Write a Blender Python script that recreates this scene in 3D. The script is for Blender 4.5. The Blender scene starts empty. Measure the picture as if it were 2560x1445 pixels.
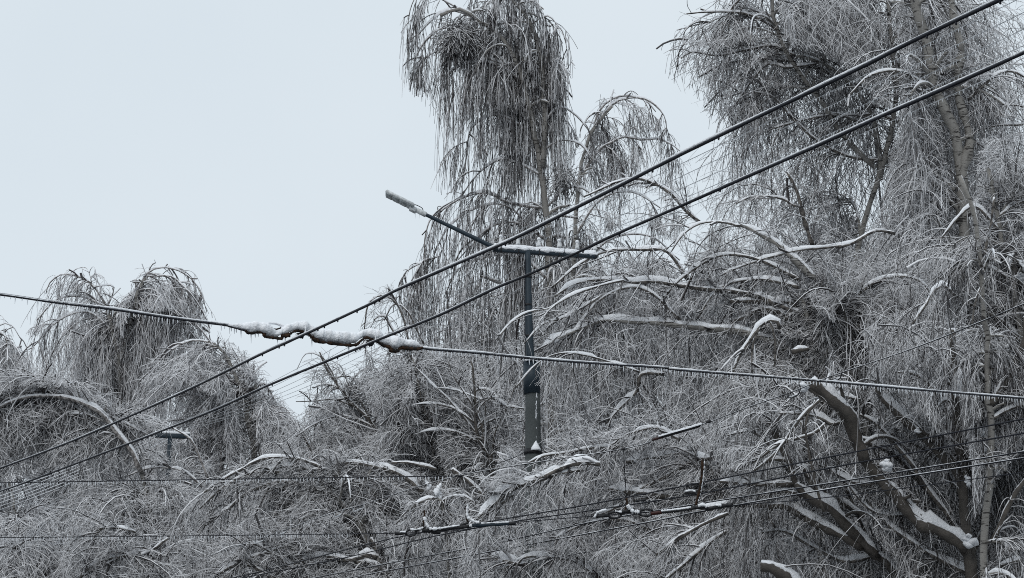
import bpy, math, random
import numpy as np
from mathutils import Vector, Matrix

rng = np.random.default_rng(7)
random.seed(7)
sc = bpy.context.scene
C = sc.collection

# ------------------------------------------------------------------ camera
W, H, F = 2560.0, 1445.0, 4777.0
PITCH = math.radians(15.4)
CAM = np.array([0.0, 0.0, 1.6])
cd = bpy.data.cameras.new('camera'); cam = bpy.data.objects.new('camera', cd); C.objects.link(cam)
cam.location = CAM; cam.rotation_euler = (math.pi / 2 + PITCH, 0, 0)
cd.sensor_width = 36.0; cd.lens = 36.0 * F / W; cd.clip_start = 0.1; cd.clip_end = 2000
sc.camera = cam
FWD = np.array([0, math.cos(PITCH), math.sin(PITCH)]); UP = np.array([0, -math.sin(PITCH), math.cos(PITCH)]); RT = np.array([1.0, 0, 0])

# ------------------------------------------------------------------ light: flat overcast sky with a weak wide sun
SUN_EL, SUN_ROT = math.radians(40), math.radians(200)
wd = bpy.data.worlds.new("World"); sc.world = wd; wd.use_nodes = True
nt = wd.node_tree; nt.nodes.clear()
wo = nt.nodes.new('ShaderNodeOutputWorld'); bg = nt.nodes.new('ShaderNodeBackground'); bg.inputs['Strength'].default_value = 1.0
sky = nt.nodes.new('ShaderNodeTexSky'); sky.sky_type = 'NISHITA'; sky.sun_disc = False
sky.sun_elevation = SUN_EL; sky.sun_rotation = SUN_ROT; sky.air_density = 1.0; sky.dust_density = 4.0
sc1 = nt.nodes.new('ShaderNodeVectorMath'); sc1.operation = 'SCALE'; sc1.inputs['Scale'].default_value = 0.06
nt.links.new(sky.outputs[0], sc1.inputs[0])
mx = nt.nodes.new('ShaderNodeMix'); mx.data_type = 'RGBA'; mx.inputs['Factor'].default_value = 0.93
tcw = nt.nodes.new('ShaderNodeTexCoord'); nzw = nt.nodes.new('ShaderNodeTexNoise'); nzw.inputs['Scale'].default_value = 5.0; nzw.inputs['Detail'].default_value = 4.0
nt.links.new(tcw.outputs['Generated'], nzw.inputs['Vector'])
mz = nt.nodes.new('ShaderNodeMix'); mz.data_type = 'RGBA'; mz.inputs['A'].default_value = (0.70, 0.79, 0.86, 1); mz.inputs['B'].default_value = (0.79, 0.865, 0.92, 1)
nt.links.new(nzw.outputs['Fac'], mz.inputs['Factor'])
nt.links.new(sc1.outputs[0], mx.inputs['A']); nt.links.new(mz.outputs['Result'], mx.inputs['B'])
nt.links.new(mx.outputs['Result'], bg.inputs['Color']); nt.links.new(bg.outputs[0], wo.inputs['Surface'])
sl = bpy.data.lights.new('sun', 'SUN'); sl.energy = 1.0; sl.angle = math.radians(40); sl.color = (1.0, 0.97, 0.93)
so = bpy.data.objects.new('sun', sl); C.objects.link(so)
so.rotation_euler = (math.pi / 2 - SUN_EL, 0, math.pi - SUN_ROT)
vs = sc.view_settings; vs.view_transform = 'Standard'; vs.look = 'None'; vs.exposure = 0.0; vs.gamma = 1.0; vs.use_curve_mapping = False
sc.cycles.max_bounces = 5; sc.cycles.diffuse_bounces = 4; sc.cycles.glossy_bounces = 2; sc.cycles.transmission_bounces = 2
sc.cycles.use_denoising = False; sc.cycles.filter_width = 1.0; sc.cycles.pixel_filter_type = 'BLACKMAN_HARRIS'
sc.cycles.caustics_reflective = False; sc.cycles.caustics_refractive = False

# ------------------------------------------------------------------ geometry of the place: where a sight line meets a distance or a height
def P(u, v, d):
    return CAM + d * (FWD + (u - W / 2) / F * RT - (v - H / 2) / F * UP)
def PH(u, v, h):
    r = FWD + (u - W / 2) / F * RT - (v - H / 2) / F * UP
    return CAM + r * ((h - CAM[2]) / r[2])
def proj(p):
    q = p - CAM; z = q @ FWD
    return W / 2 + F * (q @ RT) / z, H / 2 - F * (q @ UP) / z

# ------------------------------------------------------------------ materials
def newmat(name):
    m = bpy.data.materials.new(name); m.use_nodes = True
    b = m.node_tree.nodes['Principled BSDF']; return m, m.node_tree, b
def N(nt, t, **k):
    n = nt.nodes.new(t)
    for a, v in k.items(): setattr(n, a, v)
    return n
def ramp(nt, src, a, b):
    r = N(nt, 'ShaderNodeMapRange'); r.interpolation_type = 'SMOOTHSTEP'
    r.inputs['From Min'].default_value = a; r.inputs['From Max'].default_value = b
    nt.links.new(src, r.inputs['Value']); return r.outputs['Result']
def mixc(nt, f, a, b):
    m = N(nt, 'ShaderNodeMix', data_type='RGBA')
    for s, v in ((m.inputs['Factor'], f), (m.inputs['A'], a), (m.inputs['B'], b)):
        if hasattr(v, 'links'): nt.links.new(v, s)
        else: s.default_value = v if isinstance(v, float) else (*v, 1)
    return m.outputs['Result']
def math_(nt, op, a, b):
    m = N(nt, 'ShaderNodeMath', operation=op)
    for i, v in enumerate((a, b)):
        if hasattr(v, 'links'): nt.links.new(v, m.inputs[i])
        else: m.inputs[i].default_value = v
    return m.outputs[0]
def noise(nt, scale, detail=2.0, vec=None, coord='Object'):
    n = N(nt, 'ShaderNodeTexNoise'); n.inputs['Scale'].default_value = scale; n.inputs['Detail'].default_value = detail
    if vec is None:
        tc = N(nt, 'ShaderNodeTexCoord'); vec = tc.outputs[coord]
    nt.links.new(vec, n.inputs['Vector']); return n.outputs['Fac']
def scaled(nt, s):
    tc = N(nt, 'ShaderNodeTexCoord'); m = N(nt, 'ShaderNodeMapping'); m.inputs['Scale'].default_value = s
    nt.links.new(tc.outputs['Object'], m.inputs['Vector']); return m.outputs[0]
def normz(nt):
    g = N(nt, 'ShaderNodeNewGeometry'); s = N(nt, 'ShaderNodeSeparateXYZ'); nt.links.new(g.outputs['Normal'], s.inputs[0]); return s.outputs['Z']
def bump(nt, b, h, dist, strength=0.6):
    n = N(nt, 'ShaderNodeBump'); n.inputs['Distance'].default_value = dist; n.inputs['Strength'].default_value = strength
    nt.links.new(h, n.inputs['Height']); nt.links.new(n.outputs[0], b.inputs['Normal'])

def twig_mat(name, bark, ice, lo, hi):
    # thin twigs: dark bark, clear or white rime ice ring by ring (attribute), snow lying on the upper side
    m, t, b = newmat(name)
    at = N(t, 'ShaderNodeAttribute', attribute_name='ice')
    up = ramp(t, normz(t), lo, hi)
    f = math_(t, 'MAXIMUM', math_(t, 'MULTIPLY', up, 0.9), at.outputs['Fac'])
    t.links.new(mixc(t, f, bark, ice), b.inputs['Base Color'])
    b.inputs['Roughness'].default_value = 0.3; b.inputs['IOR'].default_value = 1.33
    return m
M = {}
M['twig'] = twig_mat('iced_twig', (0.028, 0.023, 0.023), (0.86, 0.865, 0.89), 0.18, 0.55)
M['twig_hazed'] = twig_mat('iced_twig_hazed', (0.062, 0.053, 0.054), (0.86, 0.865, 0.89), 0.12, 0.5)  # haze over the distant left trees put into a lighter bark colour
M['twig_dark'] = twig_mat('bare_dark_twig', (0.03, 0.026, 0.03), (0.72, 0.74, 0.80), 0.45, 0.85)

m, t, b = newmat('birch_bark'); M['birch'] = m
marks = ramp(t, noise(t, 1.0, 3.0, scaled(t, (5, 5, 26))), 0.56, 0.64)
big = ramp(t, noise(t, 2.2, 2.0), 0.5, 0.7)
base = mixc(t, big, (0.25, 0.24, 0.225), (0.13, 0.125, 0.118))
colr = mixc(t, marks, base, (0.03, 0.026, 0.024))
snowf = ramp(t, math_(t, 'ADD', normz(t), math_(t, 'MULTIPLY', noise(t, 14.0, 2.0), 0.5)), 0.72, 0.92)
t.links.new(mixc(t, snowf, colr, (0.80, 0.82, 0.86)), b.inputs['Base Color']); b.inputs['Roughness'].default_value = 0.65
bump(t, b, noise(t, 40.0, 3.0), 0.01)
m, t, b = newmat('dark_bark'); M['bark'] = m
base = mixc(t, noise(t, 9.0, 3.0), (0.022, 0.02, 0.02), (0.13, 0.115, 0.10))
snowf = ramp(t, math_(t, 'ADD', normz(t), math_(t, 'MULTIPLY', noise(t, 18.0, 2.0), 0.5)), 0.62, 0.82)
t.links.new(mixc(t, snowf, base, (0.80, 0.82, 0.86)), b.inputs['Base Color']); b.inputs['Roughness'].default_value = 0.75
bump(t, b, noise(t, 30.0, 3.0), 0.012)
for nm_, ca_, cb2 in (('limb', (0.028, 0.025, 0.025), (0.17, 0.155, 0.14)), ('limb_hazed', (0.09, 0.082, 0.08), (0.36, 0.34, 0.33))):  # second pair is paler: distance haze put into the bough colour
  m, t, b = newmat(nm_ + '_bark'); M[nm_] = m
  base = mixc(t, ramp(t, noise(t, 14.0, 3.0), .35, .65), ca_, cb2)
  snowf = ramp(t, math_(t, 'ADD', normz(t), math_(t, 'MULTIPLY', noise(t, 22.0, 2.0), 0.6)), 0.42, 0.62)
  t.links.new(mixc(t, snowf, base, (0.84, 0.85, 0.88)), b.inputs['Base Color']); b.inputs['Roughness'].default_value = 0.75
m, t, b = newmat('snow'); M['snow'] = m
t.links.new(mixc(t, noise(t, 12.0, 2.0), (0.80, 0.83, 0.87), (0.88, 0.89, 0.92)), b.inputs['Base Color'])
b.inputs['Roughness'].default_value = 0.85; b.inputs['Specular IOR Level'].default_value = 0.2
bump(t, b, noise(t, 38.0, 5.0), 0.02, 0.8)
def plain(name, c, rough=0.5, metal=0.0, c2=None, sc_=20.0, bmp=0.0):
    m, t, b = newmat(name); b.inputs['Specular IOR Level'].default_value = 0.25
    c2 = c2 or tuple(x * 1.5 for x in c)
    t.links.new(mixc(t, ramp(t, noise(t, sc_, 3.0), 0.35, 0.65), c, c2), b.inputs['Base Color'])
    b.inputs['Roughness'].default_value = rough; b.inputs['Metallic'].default_value = metal
    if bmp: bump(t, b, noise(t, sc_ * 3, 3.0), bmp)
    M[name] = m; return m
plain('cable_black', (0.010, 0.011, 0.016), 0.6)
plain('steel_dark', (0.020, 0.032, 0.045), 0.45, 0.0, (0.028, 0.042, 0.055), 3.0)
plain('rust', (0.009, 0.007, 0.006), 0.8, 0.0, (0.045, 0.022, 0.011), 28.0, 0.006)
plain('hardware', (0.010, 0.011, 0.014), 0.5, 0.0, (0.03, 0.03, 0.033), 25.0, 0.004)
plain('lamp_grey', (0.42, 0.44, 0.45), 0.45)
plain('lamp_panel', (0.36, 0.40, 0.41), 0.2, 0.0, (0.42, 0.46, 0.47), 8.0)
plain('porcelain', (0.55, 0.57, 0.58), 0.25, 0.0, (0.66, 0.68, 0.70))
plain('maroon', (0.03, 0.010, 0.009), 0.35, 0.0, (0.05, 0.015, 0.013), 30)
plain('roof_tile', (0.17, 0.085, 0.065), 0.8, 0.0, (0.24, 0.13, 0.10), 6.0)
plain('render_wall', (0.35, 0.32, 0.27), 0.9, 0.0, (0.42, 0.38, 0.33), 2.0)
plain('window_glass', (0.03, 0.035, 0.04), 0.1)
plain('iced_wire', (0.28, 0.30, 0.32), 0.35, 0.0, (0.5, 0.52, 0.55), 9.0)
m, t, b = newmat('ice'); M['ice'] = m
b.inputs['Base Color'].default_value = (0.86, 0.90, 0.95, 1); b.inputs['Roughness'].default_value = 0.12
b.inputs['Transmission Weight'].default_value = 0.15; b.inputs['IOR'].default_value = 1.31
m, t, b = newmat('concrete'); M['concrete'] = m
cc = mixc(t, noise(t, 25.0, 4.0), (0.035, 0.043, 0.045), (0.085, 0.095, 0.095))
# wind-driven snow stuck on the side of the shaft that faces the street
g = N(t, 'ShaderNodeNewGeometry'); s = N(t, 'ShaderNodeSeparateXYZ'); t.links.new(g.outputs['Normal'], s.inputs[0])
side = ramp(t, math_(t, 'ADD', math_(t, 'MULTIPLY', math_(t, 'ABSOLUTE', math_(t, 'SUBTRACT', s.outputs['X'], 0.42), 0.0), -1.1), noise(t, 16.0, 3.0, scaled(t, (1.6, 1.6, 0.8)))), 0.50, 0.54)
t.links.new(mixc(t, side, cc, (0.8, 0.82, 0.86)), b.inputs['Base Color']); b.inputs['Roughness'].default_value = 0.85
bump(t, b, noise(t, 60.0, 3.0), 0.006)

# ------------------------------------------------------------------ mesh helpers
def norm(a):
    return a / np.maximum(np.linalg.norm(a, axis=-1, keepdims=True), 1e-9)
def frames(pts):
    t = np.empty_like(pts); t[:, 1:-1] = pts[:, 2:] - pts[:, :-2]; t[:, 0] = pts[:, 1] - pts[:, 0]; t[:, -1] = pts[:, -1] - pts[:, -2]
    t = norm(t); z = np.array([0, 0, 1.0])
    side = np.cross(t, np.broadcast_to(z, t.shape)); l = np.linalg.norm(side, axis=-1, keepdims=True)
    side = np.where(l > 0.08, side / np.maximum(l, 1e-9), np.array([1.0, 0, 0]))
    up = norm(np.cross(side, t)); side = np.cross(t, up)
    return t, norm(side), up
def tubes(pts, rad, nv=None, sides=3, off=None, ell=None, ice=None, phase=math.pi / 2):
    """pts (N,S,3), rad (N,S), nv valid ring count -> verts, quads, ice"""
    n, s, _ = pts.shape
    t, sd, up = frames(pts)
    c = pts if off is None else pts + up * off[..., None]
    a = phase + np.arange(sides) * 2 * math.pi / sides
    ex = 1.0 if ell is None else ell
    ring = c[:, :, None] + rad[..., None, None] * (np.cos(a)[None, None, :, None] * sd[:, :, None] + (np.sin(a)[None, None, :, None] * up[:, :, None]) * ex)
    v = ring.reshape(-1, 3)
    i = np.arange(n * s * sides).reshape(n, s, sides)
    q = np.stack([i[:, :-1], np.roll(i, -1, 2)[:, :-1], np.roll(i, -1, 2)[:, 1:], i[:, 1:]], -1)
    if nv is not None:
        mask = np.arange(s - 1)[None] < (nv[:, None] - 1)
        q = q[mask]
    q = q.reshape(-1, 4)
    at = None if ice is None else np.repeat(ice.reshape(-1), sides)
    return v, q, at
class MB:
    def __init__(s): s.v = []; s.q = []; s.a = []; s.n = 0
    def add(s, v, q, a=None):
        s.v.append(np.asarray(v, float)); s.q.append(np.asarray(q, np.int64) + s.n); s.n += len(v)
        s.a.append(np.zeros(len(v)) if a is None else a); return s
    def tube(s, path, r, sides=8, cap=True, **k):
        path = np.asarray(path, float); r = np.broadcast_to(np.asarray(r, float), (len(path),))
        v, q, _ = tubes(path[None], r[None].copy(), None, sides, **k); s.add(v, q)
        if cap:
            for ring, c, rr in ((0, path[0], r[0]), (len(path) - 1, path[-1], r[-1])):
                if rr > 1e-4:
                    base = s.n - len(v) + ring * sides
                    cv = v[ring * sides:(ring + 1) * sides].mean(0); s.v.append(cv[None]); s.a.append(np.zeros(1)); ci = s.n; s.n += 1
                    # re-derive base because s.n moved by one
                    base = ci - len(v) + ring * sides if ring == 0 or True else base
                    f = [[base + j, base + (j + 1) % sides, ci, ci] for j in range(sides)]
                    if ring == 0: f = [[x[1], x[0], x[2], x[3]] for x in f]
                    s.q.append(np.array(f)); v = np.vstack([v, cv[None]])  # keep the offset arithmetic right
        return s
    def box(s, c, ax, ay, az, bev=0.0):
        c = np.asarray(c, float); ax, ay, az = (np.asarray(x, float) for x in (ax, ay, az))
        # a bevelled box as a lofted rounded rectangle along az
        lx, ly, lz = (np.linalg.norm(x) for x in (ax, ay, az)); b = min(bev if bev else 0.08 * min(lx, ly, lz), 0.45 * min(lx, ly, lz) * 2)
        ux, uy, uz = ax / lx, ay / ly, az / lz
        rings = []
        for zz, sh in ((-lz, b), (-lz + b, 0), (lz - b, 0), (lz, b)):
            X, Y = lx - sh, ly - sh; k = b if sh == 0 else b * 0.5
            ps = [(X, -Y + k), (X, Y - k), (X - k, Y), (-X + k, Y), (-X, Y - k), (-X, -Y + k), (-X + k, -Y), (X - k, -Y)]
            rings.append([c + ux * x + uy * y + uz * zz for x, y in ps])
        v = np.array(rings).reshape(-1, 3); q = []
        for r in range(3):
            for j in range(8): q.append([r * 8 + j, r * 8 + (j + 1) % 8, (r + 1) * 8 + (j + 1) % 8, (r + 1) * 8 + j])
        for base, fl in ((0, 1), (24, 0)):
            for (a, b2, c2, d2) in ((0, 1, 2, 3), (0, 3, 4, 7), (4, 5, 6, 7)):
                f = [base + a, base + b2, base + c2, base + d2]; q.append(f[::-1] if fl else f)
        return s.add(v, q)
    def build(s, name, mat, parent=None, smooth=True, ice=False):
        v = np.concatenate(s.v); q = np.concatenate(s.q); a = np.concatenate(s.a)
        used = np.zeros(len(v), bool); used[q.ravel()] = True
        mp = np.cumsum(used) - 1; v = v[used]; a = a[used]; q = mp[q]
        tri = q[:, 2] == q[:, 3]
        me = bpy.data.meshes.new(name); me.vertices.add(len(v)); me.vertices.foreach_set('co', v.astype(np.float32).ravel())
        sizes = np.where(tri, 3, 4); starts = np.concatenate([[0], np.cumsum(sizes)[:-1]])
        keep = np.ones(q.shape, bool); keep[tri, 3] = False
        me.loops.add(int(sizes.sum())); me.loops.foreach_set('vertex_index', q[keep].astype(np.int32))
        me.polygons.add(len(q)); me.polygons.foreach_set('loop_start', starts.astype(np.int32)); me.polygons.foreach_set('loop_total', sizes.astype(np.int32))
        me.polygons.foreach_set('use_smooth', np.full(len(q), smooth))
        me.materials.append(mat)
        if ice:
            at = me.attributes.new('ice', 'FLOAT', 'POINT'); at.data.foreach_set('value', a.astype(np.float32))
        me.update(calc_edges=True)
        o = bpy.data.objects.new(name, me); C.objects.link(o)
        if parent is not None:
            o.parent = parent
            off = Vector((0, 0, 0)); p = parent
            while p is not None: off += p.location; p = p.parent
            o.location = -off if parent.type == 'EMPTY' else (0, 0, 0)
        return o
def thing(name, label, cat, loc, group=None):
    o = bpy.data.objects.new(name, None); C.objects.link(o); o.location = Vector([float(x) for x in loc])
    o.empty_display_size = 0.3
    o['label'] = label; o['category'] = cat
    if group: o['group'] = group
    return o
def catmull(p, step=None, n=None):
    p = np.asarray(p, float); q = np.vstack([2 * p[0] - p[1], p, 2 * p[-1] - p[-2]])
    out = []; seg = np.linalg.norm(np.diff(p[:, :3], axis=0), axis=1)
    for i in range(len(p) - 1):
        k = n or max(1, int(math.ceil(seg[i] / step)))
        tt = np.arange(k)[:, None] / k
        a, b, c, d = q[i], q[i + 1], q[i + 2], q[i + 3]
        out.append(0.5 * (2 * b + (c - a) * tt + (2 * a - 5 * b + 4 * c - d) * tt ** 2 + (3 * b - a - 3 * c + d) * tt ** 3))
    out.append(p[-1:]); return np.vstack(out)

# ------------------------------------------------------------------ trees
def in_poly(u, v, poly):
    r = np.zeros(u.shape, bool); n = len(poly)
    for i in range(n):
        x1, y1 = poly[i]; x2, y2 = poly[(i + 1) % n]
        if y1 == y2: continue
        c = ((y1 > v) != (y2 > v)) & (u < (x2 - x1) * (v - y1) / (y2 - y1) + x1)
        r ^= c
    return r
def grow(P0, D0, L, S, grav, wob, poly=None, jit=13.0, flex=1.0):
    n = len(P0); pts = np.empty((n, S + 1, 3)); pts[:, 0] = P0; d = norm(D0)
    L = np.broadcast_to(L, (n,)); grav = np.broadcast_to(grav, (n,)); st = (L / S)[:, None]
    kap = rng.normal(0, wob * .55, (n, 3))                          # each twig bends its own way in one smooth arc
    for i in range(S):
        d = norm(d + np.array([0, 0, -1.0]) * (grav / S * (1 + flex * i / S))[:, None] + kap + rng.normal(0, .028 + wob * .16, (n, 3)))
        pts[:, i + 1] = pts[:, i] + d * st
    nv = np.full(n, S + 1)
    if poly is not None:
        u, v = proj(pts); ju = rng.normal(0, jit, (n, 1)); jv = rng.normal(0, jit, (n, 1))
        ok = in_poly(u + ju, v + jv, poly)
        zz = (pts - CAM) @ FWD; gx = ((u + GX) / 10).astype(int).clip(0, 329); gy = ((v + 200) / 10).astype(int).clip(0, 189)
        ok &= ~((GRID[gy, gx] > zz + 0.15) & (rng.random((n, 1)) < 0.85))
        ok &= ~((GRID2[gy, gx] > zz + 0.15) & (rng.random((n, 1)) < 0.95))
        for cp, cz in CLEAR: ok &= ~(in_poly(u, v, cp) & (zz < cz) & (rng.random((n, 1)) < 0.93))
        bad = ~ok; bad[:, 0] = False; nv = np.where(bad.any(1), bad.argmax(1), S + 1)
    return pts, nv
def pick(pts, nv, n, t0=0.1, t1=1.0, w=None, bunch=0):
    ok = np.nonzero(nv >= 3)[0]
    if len(ok) == 0 or n <= 0: return None
    p = None
    if w is not None: p = w[ok] / w[ok].sum()
    i = rng.choice(ok, n, p=p); m = nv[i] - 1
    t = rng.uniform(t0, t1, n)
    if bunch: t = np.clip((np.floor(t * bunch) + .5 + rng.normal(0, .10, n)) / bunch, t0, .999)
    t = t * m; k = np.minimum(t.astype(int), m - 1); f = (t - k)[:, None]
    a, b = pts[i, k], pts[i, k + 1]
    return a * (1 - f) + b * f, norm(b - a), i, np.clip(t / np.maximum(m, 1), 0, 1)
def side_dir(tg, out=.7, droop=0.0):
    r = rand_dir(len(tg)); r -= tg * (r * tg).sum(1, keepdims=True); a = rng.uniform(out * .55, out * 1.25, (len(tg), 1))
    return norm(tg * np.cos(a) + norm(r) * np.sin(a) + np.array([0, 0, -droop]))
def rand_dir(n):
    return norm(rng.normal(size=(n, 3)))
def icev(n, s, p, hi=0.85):
    # whole twigs are either rimed white or glassy dark, with patches of the other along them
    st = np.where(rng.random((n, 1)) < p * 0.9, rng.uniform(0.55, 1.0, (n, 1)), rng.uniform(0, 0.16, (n, 1)))
    pt = np.repeat(rng.random((n, (s + 1) // 2)), 2, axis=1)[:, :s]
    return np.where(pt < p * 0.6, rng.uniform(0.4, 1.0, (n, s)), st)
def bough_mesh(path, rad, sides=9, rough=0.15):
    k = len(path); rad = rad * (1 + rough * rng.normal(size=k)); 
    return MB().tube(path, rad, sides)
def snow_mesh(path, rad, extra, mb=None, gap=0.0):
    """snow lying along the top of a limb, thin or missing where the limb is steep"""
    path = np.asarray(path); t, s, up = frames(path[None]); dz = np.abs(t[0, :, 2])
    f = np.clip((1.0 - dz) / 0.28, 0, 1)
    k = len(path); nn = rng.normal(size=k + 4); sm = np.convolve(nn, [.2, .3, .3, .2], 'same')[2:-2]
    f = f * np.clip(1 + 0.8 * sm, 0.25, 1.8)
    if gap: f = f * (np.convolve(rng.random(k + 4), [.25] * 4, 'same')[2:-2] > gap)
    taper = np.minimum(1, np.minimum(np.arange(k), np.arange(k)[::-1]) / 2.0 + 0.12); f = f * taper
    h = (rad * 0.40 + extra * 0.62 + np.clip(.016 - rad * .15, 0, .012)) * f
    w = (rad * 0.90 + .003) * np.clip(f * 1.5, 0, 1) + 1e-4
    off = rad * 0.48 + h * 0.35
    mb = mb or MB()
    mb.tube(path, w, 8, True, off=off[None], ell=((h * 0.9 + 1e-4) / w)[None, :, None, None])
    return mb

SPECS = []
def tree(*a, **k):
    SPECS.append((a, k)); return len(SPECS) - 1
def build_tree(name, label, d, trunks, boughs=(), poly=None, n1=200, n2=2500, n3=9000, l1=2.0, l2=1.6, l3=0.35, g1=2.0, g2=3.0,
         limbs=0, ll=3.0, ltop=1.0, lbot=0.2, trunk_mat='birch', twig='twig', seed=0, group=None, ice2=0.25, spread=0.8, fw=1.0,
         cat='tree', sn=0.02, wob2=0.10, r3=0.68, r2=0.95, r1=1.9, dens=1.0, bs=1.0, lumps=(), jit=15.0, bunch=0, el=(0.35, 1.1), clumps=(), hang=0.0):
    global rng
    rng = np.random.default_rng(1000 + seed); px = d / F
    ice2 = ice2 + .13; n1 = int(n1 * 2.5 * dens); n2 = int(n2 * 1.25 * dens); n3 = int(n3 * 1.2 * dens); l3 = l3 * 1.25; wob2 = wob2 * 1.5
    if hang < .35: g2 = g2 * .4; g1 = g1 * .8; wob2 = max(wob2, .16); l2 = l2 * .75; n2 = int(n2 * 1.3); n3 = int(n3 * 1.25)
    elif hang < .45: g2 = g2 * .75; wob2 = max(wob2, .17); l2 = l2 * .8; n2 = int(n2 * 1.2)
    def W3(pts, off=0.0):
        return np.array([P(p[0], p[1], d + off + (p[2] if len(p) > 2 else 0.0)) for p in pts])
    first = W3([trunks[0][0][0]])[0]; base = np.array([first[0], first[1], 0.0])
    root = thing(name, label, cat, base, group)
    tb = MB(); sb = MB(); sources = []
    for ti, (pts, ra, rb) in enumerate(trunks):
        w = W3(pts)
        if ti == 0: w = np.vstack([base + (first - base) * 0.0, base + (first - base) * 0.5 + np.array([0.05, 0, 0]), w])
        path = catmull(w, step=0.35); path[1:-1] += rng.normal(0, 0.012, path[1:-1].shape)
        tt = np.linspace(0, 1, len(path)); r = (ra * (1 - tt) + rb * tt) * px
        if ti == 0: r[:3] *= 1.25
        tb.tube(path, r * (1 + 0.05 * rng.normal(size=len(r))), 10); snow_mesh(path, r, sn, sb, 0.3)
        sources.append((path, r, 'trunk'))
    # limbs grown from the trunks
    LP = []
    if limbs:
        tp = []
        for path, r, _ in sources:
            k = len(path); idx = rng.integers(int(k * lbot), max(int(k * lbot) + 1, int((k - 1) * ltop)), int(limbs * 1.4) // len(trunks) + 1)
            for i in idx: tp.append((path[i], r[i], norm(path[min(i + 1, k - 1)] - path[i - 1]), i / k))
        p0 = np.array([x[0] for x in tp]); az = rng.uniform(0, 2 * math.pi, len(tp)); e = rng.uniform(*el, len(tp))
        D = np.stack([np.cos(az) * np.cos(e), spread * np.sin(az) * np.cos(e), np.sin(e)], 1)
        L = ll * rng.uniform(0.5, 1.2, len(tp)) * np.array([1.15 - 0.6 * x[3] for x in tp])
        pts, nv = grow(p0, D, L, 10, g1 * rng.uniform(0.6, 1.2, len(tp)), 0.07, poly, 15)
        r0 = np.minimum(np.array([x[1] for x in tp]) * 0.55, 5.5 * px); r0 = np.maximum(r0, 2.6 * px)
        rr = r0[:, None] * np.linspace(1, 0.35, 11)[None]
        v, q, _ = tubes(pts, rr, nv, 6); tb.add(v, q)
        for i in range(len(pts)):
            if nv[i] > 4: snow_mesh(pts[i, :nv[i]], rr[i, :nv[i]], sn * 0.6, sb, 0.35)
        LP.append((pts, nv, rr))
    tb.build('trunk', M[trunk_mat], root)
    if sb.n: sb.build('snow', M['snow'], root)
    # traced boughs, each a part with its snow
    BP = []
    for bo in boughs:
        pts, ra, rb = bo[:3]; opt = bo[3] if len(bo) > 3 else {}
        ra, rb = ra * bs, rb * bs
        if d > 48: ra, rb = ra * .72, rb * .6
        path = catmull(W3(pts, opt.get('off', 0.0)), step=max(0.12, 0.22 * d / 50)); 
        kk = len(path); kn = max(3, kk // 3); kf = np.linspace(0, kn - 1, kk)
        kick = np.stack([np.interp(kf, np.arange(kn), rng.normal(0, 1, kn)) for _ in range(3)], 1) * (0.5 * (ra + rb) / 2 * px)
        kick[0] = 0; path = path + kick
        r = np.linspace(ra, rb, len(path)) * px
        bm = bough_mesh(path, r, 8).build('bough', M[opt.get('mat', ('limb_hazed' if d > 48 else 'limb') if ra < 9 else trunk_mat)], root)
        s_ = opt.get('snow', 0.5)
        if s_: snow_mesh(path, r, s_ * ra * px + 0.006, None, opt.get('gap', 0.22 if ra < 7 else 0.1)).build('snow', M['snow'], bm)
        BP.append((path, r, opt.get('w', 1.0), opt.get('dir')))
    # branches
    cb = MB(); S1 = 9
    q0, t0 = [], []
    nb = n1
    allp = []
    tot = 0; items = []
    for path, r, w, dr in BP: items.append((path, len(path) * w * 1.0))
    for path, r, _ in sources: items.append((path[int(len(path) * lbot):], len(path) * 0.35 * fw))
    for pts, nv, rr in LP:
        for i in range(len(pts)):
            if nv[i] > 3: items.append((pts[i, :nv[i]], nv[i] * 2.6 * fw))
    ws = np.array([x[1] for x in items]); ws /= ws.sum(); cnt = rng.multinomial(n1, ws)
    for (path, _), c in zip(items, cnt):
        if c == 0 or len(path) < 2: continue
        i = rng.integers(0, len(path) - 1, c); f = rng.random((c, 1))
        q0.append(path[i] * (1 - f) + path[i + 1] * f); t0.append(norm(path[i + 1] - path[i]))
    q0 = np.vstack(q0); t0 = np.vstack(t0); n = len(q0)
    D = norm(side_dir(t0, .95) * np.array([1, max(spread, .6), 1]) + np.array([0, 0, 0.22]))
    L = l1 * rng.gamma(4, 0.25, n)
    p1, v1 = grow(q0, D, L, S1, g1 * rng.uniform(0.5, 1.6, n), 0.15, poly, jit)
    rr = (r1 * px * np.clip(rng.lognormal(-.15, .42, n), .5, 2.2))[:, None] * np.linspace(1, 0.45, S1 + 1)[None]
    v, q, a = tubes(p1, rr, v1, 4, ice=icev(n, S1 + 1, 0.12)); cb.add(v, q, a)
    # weeping twigs
    got = pick(p1, v1, n2, 0.05, 1.0, L, bunch)
    if got:
        a0, tg, ii, tt = got; S2 = 8
        D = side_dir(tg, .9, hang)
        L2 = l2 * rng.gamma(6, 1 / 6, n2) * (1.25 - .6 * tt)
        p2, v2 = grow(a0, D, L2, S2, g2 * rng.uniform(0.4, 1.6, n2), wob2, poly, jit)
        rr = (r2 * px * rng.uniform(0.6, 1.15, n2))[:, None] * np.linspace(1, 0.5, S2 + 1)[None]
        v, q, a = tubes(p2, rr, v2, 3, ice=icev(n2, S2 + 1, ice2)); cb.add(v, q, a)
        got = pick(p2, v2, n3, 0.05, 1.0, L2)
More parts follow.
